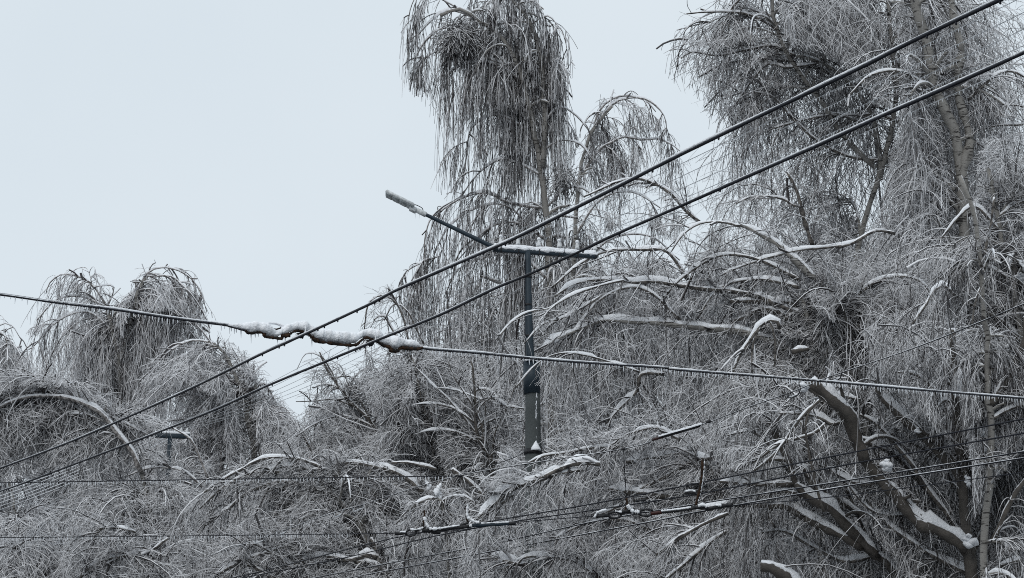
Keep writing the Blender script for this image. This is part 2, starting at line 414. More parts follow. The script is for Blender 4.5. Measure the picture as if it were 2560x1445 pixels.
        if got:
            a0, tg, ii, tt = got; S3 = 4
            D = side_dir(tg, 1.0)
            p3, v3 = grow(a0, D, l3 * rng.gamma(5, .2, n3) * (1.25 - .6 * tt), S3, g2 * 0.6, wob2 * 1.4, poly, jit)
            rr = (r3 * px * rng.uniform(0.6, 1.2, n3))[:, None] * np.linspace(1, 0.6, S3 + 1)[None]
            v, q, a = tubes(p3, rr, v3, 3, ice=icev(n3, S3 + 1, ice2)); cb.add(v, q, a)
    cb.build('crown', M[twig], root, ice=True)
    # witches' brooms: dense balls of short twigs
    for (u, vv, rad, nn) in clumps:
        c = P(u, vv, d); k = MB(); dd = rand_dir(nn); R = rad * px
        st = c + dd * R * rng.random((nn, 1)) ** 0.5 * 0.7
        pp, pv = grow(st, rand_dir(nn) + dd * 0.5, R * 0.8, 5, 1.0, 0.25)
        v, q, a = tubes(pp, np.full((nn, 6), 0.9 * px), pv, 3, ice=icev(nn, 6, 0.08)); k.add(v, q, a)
        k.build('twig_ball', M['twig'], root, ice=True)
    for a in lumps: snow_lump(root, *a)
    return root
def snow_lump(root, u, v, ru, rv, d, name='snow_clump'):
    """an uneven heap of snow lodged in a fork"""
    px = d / F; mb = MB(); r_ = np.random.default_rng(int(u))
    for b in range(4):
        c = P(u + r_.normal(0, ru * .38), v + (b - 1.5) * rv * .42, d) + np.array([0, r_.normal(0, ru * .3) * px, 0])
        n, k = 12, 8; sc_ = (.85, .8, .7, .5)[3 - b] * r_.uniform(.75, 1.05); vs_ = []; ph = r_.uniform(0, 6, 4)
        for j in range(k + 1):
            th = math.pi * j / k
            for i in range(n):
                az = 2 * math.pi * i / n
                rr = sc_ * (1 + 0.22 * math.sin(2 * az + ph[0]) * math.sin(2 * th + ph[1]) + 0.15 * math.sin(3 * az + ph[2] + 2 * th) + 0.08 * math.sin(5 * th + ph[3] + 4 * az))
                vs_.append(c + px * rr * (ru * math.sin(th) * math.cos(az) * RT + ru * 0.8 * math.sin(th) * math.sin(az) * np.array([0, 1, 0]) + rv * .62 * math.cos(th) * np.array([0.2 * r_.normal() * .1, 0, 1.0])))
        mb.add(np.array(vs_), np.array([[j * n + i, (j + 1) * n + i, (j + 1) * n + (i + 1) % n, j * n + (i + 1) % n] for j in range(k) for i in range(n)]))
    return mb.build(name, M['snow'], root)

#TREES_BEGIN
# ---- tall birch in the middle
T1 = [(1008, -90), (1365, -90), (1345, -5), (1400, 45), (1424, 100), (1424, 190), (1414, 262), (1470, 322), (1500, 380), (1530, 520), (1540, 1600),
      (1080, 1600), (1060, 900), (1000, 770), (998, 700), (1052, 645), (1060, 575), (1090, 525), (1145, 492), (1098, 475), (1094, 300), (1078, 235), (1016, 222)]
tree('birch_tree', 'tallest weeping birch with twin white stems and a dark twig ball near its top', 50,
     [([(1385, 1600), (1380, 1000), (1372, 640), (1364, 520), (1352, 430), (1335, 330), (1316, 240), (1290, 150), (1255, 95), (1200, 52), (1150, 22), (1100, 40)], 17, 4),
      ([(1356, 420), (1362, 330), (1360, 250), (1348, 130), (1325, 60), (1290, 10), (1230, -40)], 8, 3)],
     [([(1352, 520), (1275, 510), (1232, 490), (1199, 483), (1146, 500), (1099, 530), (1073, 553), (1064, 600), (1062, 650)], 5, 2, {'w': 2.6}),
      ([(1445, 545), (1378, 533), (1328, 506), (1295, 526), (1280, 560)], 4, 2, {'w': 1.8}),
      ([(1320, 330), (1280, 300), (1230, 290), (1180, 320), (1165, 360)], 4, 2, {'w': 1.5}),
      ([(1300, 200), (1250, 165), (1200, 155), (1150, 165), (1120, 185), (1105, 230)], 4, 2, {'w': 1.6}),
      ([(1290, 160), (1230, 150), (1170, 90), (1110, 70), (1060, 110), (1035, 150)], 5, 2, {'w': .7}),
      ([(1200, 50), (1120, 25), (1070, 60), (1045, 90)], 4, 2, {'w': 1.4}), ([(1150, 22), (1060, -20), (1030, 10), (1018, 60)], 3, 1.5, {'w': 2.2}), ([(1290, 170), (1180, 110), (1090, 130), (1040, 170), (1022, 200)], 3, 1.5, {'w': 1.8}),
      ([(1360, 180), (1380, 90), (1400, 70), (1415, 110), (1419, 150)], 3, 1.5), ([(1330, 60), (1370, 40), (1400, 70)], 3, 1.5),
      ([(1362, 300), (1400, 268), (1440, 290), (1470, 325)], 3, 2), ([(1100, 640), (1050, 660), (1015, 680), (1001, 712), (999, 750)], 3, 1.5, {'w': 2.2}),
      ([(1356, 440), (1300, 410), (1250, 400), (1190, 440), (1150, 500)], 4, 2, {'w': 2}), ([(1364, 600), (1300, 560), (1240, 560), (1190, 600), (1160, 660)], 5, 2, {'w': 2.4}),
      ([(1370, 700), (1310, 650), (1230, 640), (1150, 670), (1110, 740)], 5, 2, {'w': 2.4}), ([(1372, 640), (1280, 520), (1190, 520), (1120, 570), (1085, 640)], 4, 2, {'w': 2}), ([(1252, 709), (1225, 696), (1202, 691)], 6, 5, {'w': .2}),
      ([(1350, 380), (1400, 350), (1450, 360), (1480, 400)], 4, 2), ([(1365, 520), (1420, 470), (1470, 480), (1500, 540)], 4, 2)],
     T1, n1=400, n2=8200, n3=20000, l1=1.3, l2=2.3, l3=0.30, g1=2.6, g2=5.0, limbs=30, ll=2.2, lbot=0.4, seed=1, wob2=0.05, bunch=4, dens=.50, jit=12, fw=.7,
     clumps=[(1148, 98, 62, 620), (1415, 450, 46, 200)], hang=0.7)
# ---- second birch with bare arching stem
T2 = [(1425, 600), (1440, 420), (1468, 330), (1500, 258), (1560, 222), (1640, 248), (1674, 300), (1670, 338), (1712, 372), (1735, 425), (1780, 460), (1810, 1600), (1400, 1600)]
tree('birch_tree', 'birch whose bare white stem arches right against the sky, beside the tallest birch', 58,
     [([(1470, 1600), (1430, 900), (1436, 620), (1450, 440), (1478, 332), (1530, 265)], 12, 4)],
     [([(1478, 332), (1530, 262), (1580, 245), (1625, 255), (1660, 290), (1667, 335)], 5, 2),
      ([(1436, 470), (1490, 382), (1530, 355), (1565, 343), (1605, 352), (1640, 350), (1680, 365), (1705, 385)], 6, 2),
      ([(1480, 330), (1500, 275), (1550, 240), (1610, 250), (1640, 280)], 4, 2), ([(1430, 600), (1500, 500), (1580, 480), (1650, 520)], 5, 2),
      ([(1430, 700), (1520, 600), (1620, 590), (1700, 650)], 5, 2)],
     T2, n1=150, n2=3800, n3=12000, l1=1.6, l2=1.7, l3=0.3, g1=2.4, g2=4.0, limbs=14, ll=2.4, lbot=0.5, seed=2, hang=0.4, bunch=3, dens=.6)
# ---- crowns upper right
T3 = [(1850, -90), (1835, -10), (1780, 22), (1705, 22), (1688, 100), (1682, 155), (1715, 205), (1785, 275), (1818, 300), (1835, 338), (1735, 382), (1715, 430), (1620, 458),
      (1560, 520), (1600, 1600), (2750, 1600), (2750, -90)]
tree('birch_tree', 'big birch filling the upper right, its crown edge reaching over the sky gap', 44,
     [([(2110, 1600), (2090, 1000), (2150, 600), (2200, 420), (2180, 290), (2120, 205), (2040, 150), (1990, 140)], 14, 4),
      ([(2190, 420), (2100, 330), (2050, 250), (2010, 200), (1960, 120), (1935, 40), (1930, -60)], 7, 4),
      ([(2200, 450), (2240, 250), (2230, 100), (2210, -90)], 7, 4)],
     [([(1990, 140), (1930, 115), (1860, 125), (1790, 140), (1730, 130), (1700, 145)], 4, 2), ([(1950, 80), (1880, 40), (1820, 30), (1760, 30), (1715, 35)], 4, 2),
      ([(2180, 290), (2100, 285), (2010, 300), (1940, 320), (1925, 325)], 4, 2), ([(2040, 160), (1960, 170), (1920, 160), (1880, 200), (1840, 260)], 4, 2),
      ([(2250, 305), (2190, 288), (2150, 292), (2120, 310)], 5, 2), ([(1930, -10), (1880, -20), (1830, 20), (1800, 80)], 4, 2),
      ([(2200, 400), (2120, 390), (2040, 350), (1980, 290), (1930, 240), (1880, 230)], 5, 2)],
     T3, n1=760, n2=9000, n3=24000, l1=1.9, l2=1.8, l3=0.33, g1=2.0, g2=3.4, limbs=40, ll=3.2, lbot=0.45, seed=3, hang=0.3, dens=.52, jit=26)
tree('birch_tree', 'birch with black-marked white trunk crossed by both thick cables, upper right corner', 40,
     [([(2440, 1600), (2425, 900), (2400, 420), (2375, 300), (2340, 230), (2318, 120), (2292, 20), (2270, -90)], 19, 12)],
     [([(2400, 560), (2412, 420), (2420, 320), (2405, 240), (2400, 130), (2380, 0), (2370, -60)], 14, 9), ([(2560, 310), (2490, 312), (2475, 315)], 3, 2, {'snow': 1.2}),
      ([(2340, 240), (2260, 180), (2180, 190), (2120, 240)], 4, 2), ([(2420, 250), (2500, 180), (2560, 190), (2620, 260)], 4, 2)],
     [(2000, -90), (2750, -90), (2750, 1600), (1900, 1600), (1900, 300)], n1=560, n2=6500, n3=17000, l1=1.8, l2=1.8, l3=0.33, g1=2.0, g2=3.4, limbs=34, ll=3.0, lbot=0.4, seed=4, hang=0.3, dens=.55, jit=30)
# ---- left birches
T7 = [(55, 850), (68, 730), (105, 705), (150, 668), (232, 662), (262, 702), (325, 742), (345, 668), (400, 652), (462, 675), (505, 730), (528, 800), (520, 850), (560, 900), (640, 1000), (700, 1600), (-60, 1600), (-20, 900)]
tree('birch_tree', 'far left birch with two round domes of drooping twigs either side of a notch', 72,
     [([(300, 1600), (305, 1100), (299, 956), (295, 886), (282, 837), (268, 767)], 9, 4), ([(299, 900), (320, 830), (334, 777), (345, 728), (369, 690)], 6, 3)],
     [([(268, 767), (229, 710), (190, 689), (151, 686), (123, 707), (113, 735)], 4, 2), ([(334, 777), (345, 728), (369, 682), (404, 668), (447, 675), (482, 700), (503, 735), (517, 781)], 4, 1.8),
      ([(369, 690), (430, 690), (470, 730), (490, 770)], 3, 2), ([(268, 767), (200, 740), (140, 750), (90, 800)], 4, 2), ([(280, 830), (220, 780), (150, 800), (80, 870)], 4, 2),
      ([(268, 767), (285, 720), (262, 715), (235, 720)], 3, 1.5), ([(300, 880), (360, 800), (430, 800), (500, 850)], 4, 2), ([(229, 710), (222, 680), (205, 672)], 2, 1)],
     T7, n1=360, n2=5200, n3=15000, l1=1.9, l2=2.0, l3=0.4, g1=2.6, g2=4.2, limbs=18, ll=3.0, lbot=0.5, seed=5, twig='twig_hazed', hang=0.36, ice2=.5, dens=1.2, jit=8, r2=.85, r3=.6)
T8 = [(-120, 800), (0, 802), (45, 815), (72, 870), (110, 1000), (120, 1600), (-120, 1600)]
tree('birch_tree', 'pale drooping birch cut off by the left edge, below the iced span cable', 80,
     [([(-10, 1600), (-10, 1100), (-20, 900), (-30, 830)], 8, 3)], [([(-20, 860), (0, 815), (30, 815), (55, 850)], 3, 1.5)],
     T8, n1=260, n2=4200, n3=11000, l1=2.0, l2=2.0, l3=0.4, g1=2.6, g2=4.0, limbs=10, ll=3.0, lbot=0.4, seed=6, twig='twig_hazed', hang=0.4, ice2=.5)
T9 = [(370, 900), (440, 848), (500, 832), (560, 845), (604, 872), (645, 902), (662, 960), (692, 1000), (720, 1030), (745, 1060), (760, 1600), (300, 1600), (330, 1000)]
tree('birch_tree', 'birch bent over in an arch, its white stem curving left above the lower cable', 60,
     [([(660, 1600), (640, 1200), (625, 1080), (605, 985), (594, 949), (570, 900), (549, 869), (520, 854)], 8, 4), ([(640, 1150), (636, 1105), (619, 1035), (640, 960)], 5, 3)],
     [([(549, 869), (520, 854), (482, 851), (447, 865), (410, 890)], 4, 2), ([(555, 1176), (552, 1123), (548, 1077), (541, 1028), (503, 995), (468, 988), (422, 995)], 5, 2),
      ([(620, 1020), (650, 960), (670, 970), (690, 1010)], 3, 2), ([(550, 1100), (520, 1060), (480, 1045), (440, 1070)], 3, 2), ([(552, 1130), (500, 1110), (460, 1130)], 3, 2)],
     T9, n1=330, n2=3800, n3=12000, l1=1.6, l2=1.2, l3=0.35, g1=2.2, g2=2.6, limbs=14, ll=2.0, lbot=0.5, seed=7, twig='twig_hazed', ice2=.5)
T10 = [(-120, 900), (120, 930), (260, 980), (420, 1060), (520, 1130), (560, 1200), (600, 1600), (-120, 1600)]
tree('birch_tree', 'birch bowed far to the left with a snow-lined white stem, lower left', 50,
     [([(430, 1600), (380, 1300), (352, 1179), (330, 1130), (306, 1098), (274, 1058), (246, 1030), (200, 1006), (155, 992), (88, 988), (35, 1002), (0, 1020), (-50, 1060)], 9, 2.5)],
     [([(352, 1179), (330, 1130), (306, 1098), (274, 1058), (246, 1030), (200, 1006), (155, 992), (88, 988), (35, 1002), (0, 1020), (-50, 1060)], 8, 3.5, {'snow': .5, 'off': -.1}), ([(246, 1030), (300, 1050), (330, 1065), (380, 1090)], 3, 1.5), ([(274, 1058), (210, 1035), (150, 1045), (110, 1075)], 3, 1.5), ([(306, 1098), (260, 1080), (230, 1100)], 2.5, 1.5),
      ([(506, 1218), (468, 1183), (422, 1169), (369, 1172), (316, 1193)], 4, 2), ([(520, 1197), (492, 1134), (475, 1098), (436, 1070)], 4, 3),
      ([(200, 1006), (150, 960), (110, 960), (60, 990)], 2.5, 1.5)],
     T10, n1=330, n2=3600, n3=13000, l1=1.5, l2=1.1, l3=0.3, g1=2.0, g2=2.6, bs=1.2, limbs=20, ll=2.0, lbot=0.4, seed=8, ice2=.36)
# ---- gap and centre left
T12 = [(735, 935), (758, 882), (800, 872), (838, 900), (872, 945), (905, 930), (903, 800), (912, 748), (955, 722), (1005, 716), (1100, 760), (1200, 900), (1200, 1600), (650, 1600), (690, 1080), (745, 1060), (765, 1010), (790, 960)]
tree('bare_tree', 'dark-stemmed tree leaning left beside the sky gap, in front of the brown roof', 48,
     [([(1010, 1600), (985, 1200), (930, 1060), (890, 1020), (850, 975), (820, 925), (800, 880)], 9, 2.5)],
     [([(890, 1020), (840, 1000), (790, 1003), (740, 1004)], 3, 1.5, {'mat': 'bark', 'snow': .5}), ([(870, 1005), (830, 930), (808, 895), (796, 880)], 3, 1, {'mat': 'bark', 'snow': .3}),
      ([(820, 925), (800, 890), (765, 885), (742, 925)], 2, 1), ([(930, 1060), (900, 1000), (870, 960), (860, 930)], 3, 1, {'mat': 'bark'}),
      ([(1010, 880), (985, 830), (960, 790), (935, 800)], 4, 2), ([(1030, 900), (1000, 770), (955, 738), (922, 760), (910, 820)], 4, 2), ([(940, 1070), (860, 1040), (790, 1060), (740, 1090)], 3, 1.5),
      ([(788, 1155), (767, 1102), (745, 1070)], 4, 2), ([(1060, 860), (1020, 780), (985, 760), (960, 800)], 3, 2)],
     T12, n1=120, n2=2800, n3=11000, l1=1.3, l2=1.2, l3=0.3, g1=1.2, g2=1.6, limbs=22, ll=2.2, lbot=0.4, seed=9, trunk_mat='bark', bs=.8, wob2=.16)
T6 = [(900, 860), (1290, 850), (1330, 1600), (900, 1600)]
tree('bare_tree', 'dark upright bush with bare snow-lined stems, left of the lamp pole base', 42,
     [([(1250, 1600), (1234, 1232), (1227, 1174), (1209, 1123), (1191, 1076), (1187, 1011), (1183, 949), (1178, 900)], 8, 2.5)],
     [([(1209, 1123), (1176, 1065), (1118, 996), (1074, 956), (1040, 920)], 5, 1.5, {'mat': 'bark'}), ([(1216, 1109), (1201, 1054), (1169, 993), (1136, 942), (1120, 900)], 4, 1.5, {'mat': 'bark'}),
      ([(1212, 1138), (1205, 1072), (1212, 1020), (1190, 950)], 4, 1.5, {'mat': 'bark'}), ([(1227, 1170), (1240, 1080), (1270, 1010), (1290, 960)], 4, 1.5, {'mat': 'bark'}),
      ([(1205, 1110), (1140, 1080), (1080, 1075), (1030, 1090)], 4, 1.5, {'mat': 'bark'}), ([(1190, 1060), (1130, 1020), (1060, 1010), (1010, 1020)], 4, 1.5, {'mat': 'bark'}),
      ([(1309, 1022), (1225, 1007), (1140, 975), (1090, 970)], 3, 1.5, {'mat': 'bark'})],
     T6, n1=80, n2=900, n3=2200, l1=1.3, l2=1.1, l3=0.25, g1=1.4, g2=1.2, limbs=16, ll=1.6, lbot=0.5, seed=10, trunk_mat='bark', bs=.62, ice2=.25, r1=1.9, r2=1.05, el=(.3, 1.1), wob2=.14)
tree('birch_sapling', 'thin young birch with short arching side shoots, left of the dark bush', 43,
     [([(1120, 1600), (1105, 1220), (1100, 1189), (1085, 1138), (1074, 1065), (1056, 1004), (1042, 938), (1030, 890)], 5, 2)],
     [([(1082, 1116), (1045, 1091), (990, 1102), (969, 1138)], 2.5, 1.2), ([(1052, 1000), (1009, 993), (970, 1020)], 2.5, 1.2), ([(1066, 1050), (1020, 1030), (980, 1040), (950, 1060)], 2.5, 1.2),
      ([(1089, 1171), (1045, 1156), (1009, 1152), (980, 1160)], 3, 1.5), ([(1074, 1065), (1110, 1040), (1140, 1060)], 2, 1.2)],
     [(860, 860), (1250, 860), (1250, 1600), (860, 1600)], n1=220, n2=2600, n3=7000, l1=1.0, l2=0.8, l3=0.25, g1=2.0, g2=2.2, limbs=10, ll=1.2, lbot=0.5, seed=11, ice2=.3)
T11 = [(400, 1180), (600, 1130), (850, 1130), (1000, 1130), (1200, 1180), (1300, 1300), (1300, 1600), (300, 1600), (340, 1300)]
tree('birch_tree', 'birch bowed over in several long snow-lined arches, bottom centre left', 41,
     [([(960, 1600), (930, 1400), (912, 1328), (900, 1297), (887, 1264), (867, 1224), (849, 1206)], 9, 4), ([(930, 1380), (900, 1310), (872, 1281), (826, 1229), (800, 1215)], 9, 6)],
     [([(960, 1240), (900, 1207), (844, 1193), (791, 1165), (738, 1146), (658, 1149), (598, 1176), (548, 1204), (500, 1240)], 5, 2),
      ([(840, 1240), (756, 1207), (686, 1204), (633, 1225), (580, 1267), (506, 1313)], 6, 2), ([(1055, 1231), (1016, 1196), (976, 1175), (930, 1163), (892, 1155), (854, 1155), (816, 1165), (765, 1201), (702, 1252)], 6, 2),
      ([(820, 1230), (780, 1180), (720, 1165), (650, 1190), (590, 1240)], 4, 1.6), ([(900, 1230), (850, 1175), (800, 1172), (740, 1190), (680, 1240)], 4, 1.6),
      ([(999, 1290), (966, 1257), (930, 1239), (854, 1239)], 5, 3), ([(1090, 1174), (1057, 1165), (1019, 1155), (980, 1155)], 4, 2),
      ([(700, 1180), (640, 1180), (560, 1215), (500, 1270)], 4, 1.5), ([(1130, 1172), (1180, 1215), (1210, 1240)], 5, 4)],
     T11, n1=460, n2=4600, n3=15000, l1=1.1, l2=0.8, l3=0.25, g1=1.6, g2=1.8, bs=1.25, limbs=24, ll=2.2, lbot=0.4, seed=12, ice2=.3, wob2=.14)
tree('birch_tree', 'low birch with thick snow-loaded limbs forking at the bottom edge, below the left clamp', 40,
     [([(960, 1700), (960, 1460), (943, 1394), (917, 1386)], 8, 6)],
     [([(943, 1394), (917, 1384), (879, 1401), (829, 1394), (790, 1398), (750, 1412)], 7, 4, {'snow': 1.0}), ([(955, 1410), (940, 1378), (925, 1343)], 5, 4), ([(970, 1430), (930, 1405), (879, 1404)], 5, 4),
      ([(690, 1450), (640, 1425), (600, 1412), (560, 1425), (530, 1450)], 5, 3, {'snow': .9}), ([(760, 1450), (700, 1395), (640, 1360), (610, 1365)], 4, 2), ([(560, 1445), (620, 1400), (700, 1370), (730, 1355)], 3, 1.5),
      ([(200, 1445), (240, 1410), (330, 1385), (420, 1390)], 3, 1.5), ([(700, 1445), (745, 1405), (760, 1400)], 4, 3), ([(340, 1330), (290, 1318), (250, 1320), (235, 1350)], 3.5, 2, {'mat': 'bark'}),
      ([(420, 1345), (380, 1375), (300, 1395), (240, 1430)], 3, 1.5)],
     [(150, 1280), (1200, 1300), (1300, 1700), (150, 1700)], n1=380, n2=3800, n3=12000, l1=1.0, l2=0.7, l3=0.25, g1=1.2, g2=1.6, bs=1.25, limbs=12, ll=1.8, seed=13, ice2=.3, wob2=.14)
# ---- centre right
T5 = [(1220, 880), (1300, 760), (1400, 640), (1500, 560), (1520, 460), (1620, 430), (1760, 470), (1900, 440), (2100, 460), (2300, 520), (2400, 700), (2400, 1600), (1200, 1600), (1180, 1000)]
tree('birch_tree', 'many-stemmed birch right of the lamp pole with heaped snow on flat boughs', 36.5,
     [([(2060, 1600), (2050, 1100), (2039, 950), (2036, 917), (2029, 849), (2019, 802), (2000, 740)], 13, 7),
      ([(2062, 1050), (2056, 913), (2053, 866), (2046, 812)], 8, 6), ([(2165, 1100), (2153, 950), (2150, 893), (2127, 833), (2103, 782)], 12, 8), ([(2150, 1000), (2117, 897), (2086, 843), (2049, 806)], 8, 6),
      ([(2140, 950), (2136, 850), (2130, 780)], 9, 8)],
     [([(2040, 697), (1989, 651), (1969, 631), (1945, 611), (1908, 594), (1875, 574), (1850, 560)], 9, 4, {'snow': .5}), ([(1850, 565), (1828, 559), (1784, 556), (1750, 561), (1720, 577), (1700, 598), (1680, 630)], 4, 1.5),
      ([(2032, 614), (2012, 547), (1992, 480), (1970, 430)], 7, 4, {'snow': .3, 'off': 6}), ([(1989, 517), (1955, 497), (1901, 490), (1875, 493), (1840, 510)], 4, 2, {'off': 6}),
      ([(2237, 584), (2190, 577), (2137, 604), (2103, 614), (2002, 624), (1935, 641), (1858, 665), (1800, 690)], 5, 2, {'snow': .9}),
      ([(1989, 767), (1935, 762), (1888, 755), (1834, 753)], 8, 6, {'snow': 1.5, 'mat': 'bark', 'w': .4}), ([(2022, 795), (1979, 794), (1949, 776), (1908, 770), (1870, 790), (1840, 798)], 9, 4, {'snow': 1.0, 'mat': 'bark', 'w': .5}),
      ([(1990, 800), (1950, 780), (1915, 745), (1890, 735), (1860, 745)], 5, 3, {'snow': 1.2, 'mat': 'bark', 'w': .5}),
      ([(1750, 556), (1710, 523), (1674, 483), (1631, 457), (1591, 447), (1531, 460), (1458, 490)], 6, 2, {'off': 4}), ([(1720, 700), (1667, 631), (1614, 624), (1548, 626), (1501, 636), (1440, 670), (1380, 720)], 5, 2, {'off': 1}),
      ([(2010, 790), (1900, 742), (1780, 722), (1650, 708), (1584, 704), (1514, 699), (1465, 702), (1425, 716), (1385, 745)], 8, 2.5, {'snow': .5, 'w': .9}), ([(2030, 900), (1900, 845), (1780, 822), (1700, 812), (1631, 805), (1531, 799), (1484, 805), (1418, 835), (1355, 872)], 10, 3, {'snow': .9}),
      ([(1949, 823), (1942, 806), (1925, 802), (1898, 819), (1875, 849), (1851, 883), (1831, 935)], 5, 2.5, {'snow': 1.1, 'off': -3, 'w': .3}), ([(1925, 802), (1935, 849), (1937, 917)], 3, 2, {'snow': 1.0, 'off': -3, 'w': .3}),
      ([(1898, 819), (1880, 870), (1878, 930)], 3, 2, {'off': -3, 'w': .3}), ([(1980, 880), (2015, 875), (2025, 872)], 7, 6, {'snow': 1, 'mat': 'bark', 'w': .1, 'off': -1}), ([(1935, 873), (2010, 875)], 7, 6, {'snow': 1, 'mat': 'bark', 'w': .1}),
      ([(1560, 700), (1480, 720), (1420, 742), (1370, 770), (1320, 780), (1280, 805), (1240, 850)], 2.6, 1.2, {'snow': .5, 'off': -2}), ([(1500, 740), (1420, 790), (1360, 810), (1310, 860)], 2.6, 1.2, {'snow': .5, 'off': -2}),
      ([(1600, 930), (1480, 892), (1400, 884), (1340, 910), (1290, 970)], 2.8, 1.2, {'snow': .5, 'off': -2}), ([(1700, 800), (1600, 720), (1500, 750), (1420, 850)], 4, 2), ([(1660, 935), (1601, 935), (1590, 978), (1547, 1022), (1510, 1062)], 5, 2, {'snow': 1}),
      ([(2000, 700), (1900, 650), (1800, 640), (1700, 700), (1640, 780)], 5, 2), ([(2000, 720), (1900, 700), (1800, 720), (1740, 800)], 5, 2), ([(2100, 780), (2200, 700), (2300, 700), (2360, 780)], 5, 2)],
     T5, n1=1150, n2=11500, n3=34000, l1=1.3, l2=1.15, l3=0.26, g1=1.8, g2=2.6, limbs=40, ll=2.2, lbot=0.45, seed=14, ice2=.28, wob2=.11)
T5b = [(1340, 1000), (1800, 900), (2000, 1000), (2000, 1700), (1150, 1700), (1150, 1200)]
tree('birch_tree', 'snow-loaded low tree whose white limbs reach left across the foot of the concrete pole', 33.6,
     [([(1830, 1800), (1820, 1400), (1800, 1220), (1760, 1150)], 10, 6)],
     [([(1800, 1230), (1700, 1238), (1600, 1235), (1554, 1234), (1518, 1229)], 8, 5, {'snow': 1.3, 'mat': 'bark', 'w': .4}), ([(1780, 1145), (1735, 1152), (1681, 1185), (1608, 1221), (1560, 1236)], 6, 4, {'snow': 1.2, 'mat': 'bark', 'w': .4}),
      ([(1760, 1150), (1695, 1136), (1626, 1145), (1568, 1156)], 7, 4, {'snow': 1.6, 'mat': 'bark', 'w': .4}), ([(1740, 1290), (1699, 1258), (1645, 1243), (1590, 1247), (1540, 1268), (1490, 1290)], 6, 3, {'snow': 1.2, 'mat': 'bark', 'w': .5}),
      ([(1500, 1160), (1445, 1156), (1390, 1171), (1329, 1200), (1285, 1221), (1227, 1265), (1188, 1295)], 6.5, 4.5, {'snow': 1.5, 'w': .8, 'off': -3}), ([(1450, 1175), (1400, 1186), (1350, 1205), (1300, 1225)], 4, 2, {'snow': 1.3, 'off': -3}),
      ([(1285, 1221), (1255, 1228), (1225, 1240)], 4, 2, {'snow': 1.4, 'off': -3, 'w': .4}), ([(1285, 1235), (1250, 1262), (1220, 1290)], 3, 2, {'snow': 1.2, 'off': -3, 'w': .5}), ([(1560, 1118), (1480, 1118), (1420, 1130), (1360, 1140), (1310, 1165)], 3.5, 2, {'mat': 'bark'}),
      ([(1820, 1283), (1755, 1312), (1700, 1345), (1640, 1390)], 4, 3, {'mat': 'bark', 'snow': .3, 'off': -4, 'w': .6}), ([(1815, 1328), (1755, 1371), (1700, 1418), (1660, 1450)], 4.5, 3.5, {'snow': 1.0, 'off': -3, 'w': .4}),
      ([(1700, 1100), (1640, 1070), (1560, 1090), (1500, 1140)], 4, 2, {'snow': .8}), ([(1640, 1330), (1560, 1300), (1460, 1310), (1380, 1350)], 4, 2, {'snow': .8}), ([(1500, 1445), (1420, 1400), (1330, 1390), (1250, 1420)], 4, 2, {'snow': 1}),
      ([(1320, 1410), (1250, 1400), (1220, 1390)], 7, 5, {'snow': 1.3})],
     T5b, n1=640, n2=6600, n3=20000, l1=1.0, l2=0.9, l3=0.22, g1=1.6, g2=2.4, limbs=20, ll=1.8, lbot=0.3, seed=15, ice2=.5, wob2=.12)
# ---- hanging white sprig tree
tree('birch_sapling', 'broken top with white drooping sprigs hanging behind the left black wire clamp', 35,
     [([(1130, 1750), (1120, 1400), (1112, 1300), (1100, 1252), (1092, 1243)], 5, 3.5)],
     [([(1100, 1247), (1070, 1247), (1040, 1262), (1010, 1283), (990, 1310)], 3, 1.8, {'snow': 1.2}), ([(1100, 1244), (1112, 1275), (1117, 1315), (1121, 1345)], 3, 2, {'snow': 1.2}), ([(1068, 1250), (1058, 1275), (1042, 1315), (1030, 1360), (1022, 1400)], 3, 1.8, {'snow': 1.2}),
      ([(1072, 1248), (1076, 1280), (1077, 1320)], 2.5, 1.6, {'snow': 1.2}), ([(1105, 1250), (1130, 1290), (1140, 1330)], 2.5, 1.6, {'snow': 1}), ([(1095, 1256), (1088, 1290), (1084, 1325)], 2.5, 1.6, {'snow': 1}),
      ([(1090, 1265), (1070, 1273), (1060, 1280)], 4, 3, {'snow': 1.3}), ([(1105, 1285), (1085, 1290), (1072, 1297)], 4, 3, {'snow': 1.3}), ([(1190, 1260), (1160, 1240), (1120, 1242), (1100, 1260)], 2.5, 1.6)],
     [(950, 1200), (1300, 1200), (1300, 1700), (950, 1700)], n1=60, n2=420, n3=900, l1=0.6, l2=0.5, l3=0.2, g1=2.5, g2=2.5, seed=16, ice2=.8, lbot=.7, spread=.4, lumps=((1096, 1226, 9, 20, 35), (1070, 1212, 7, 12, 35)))
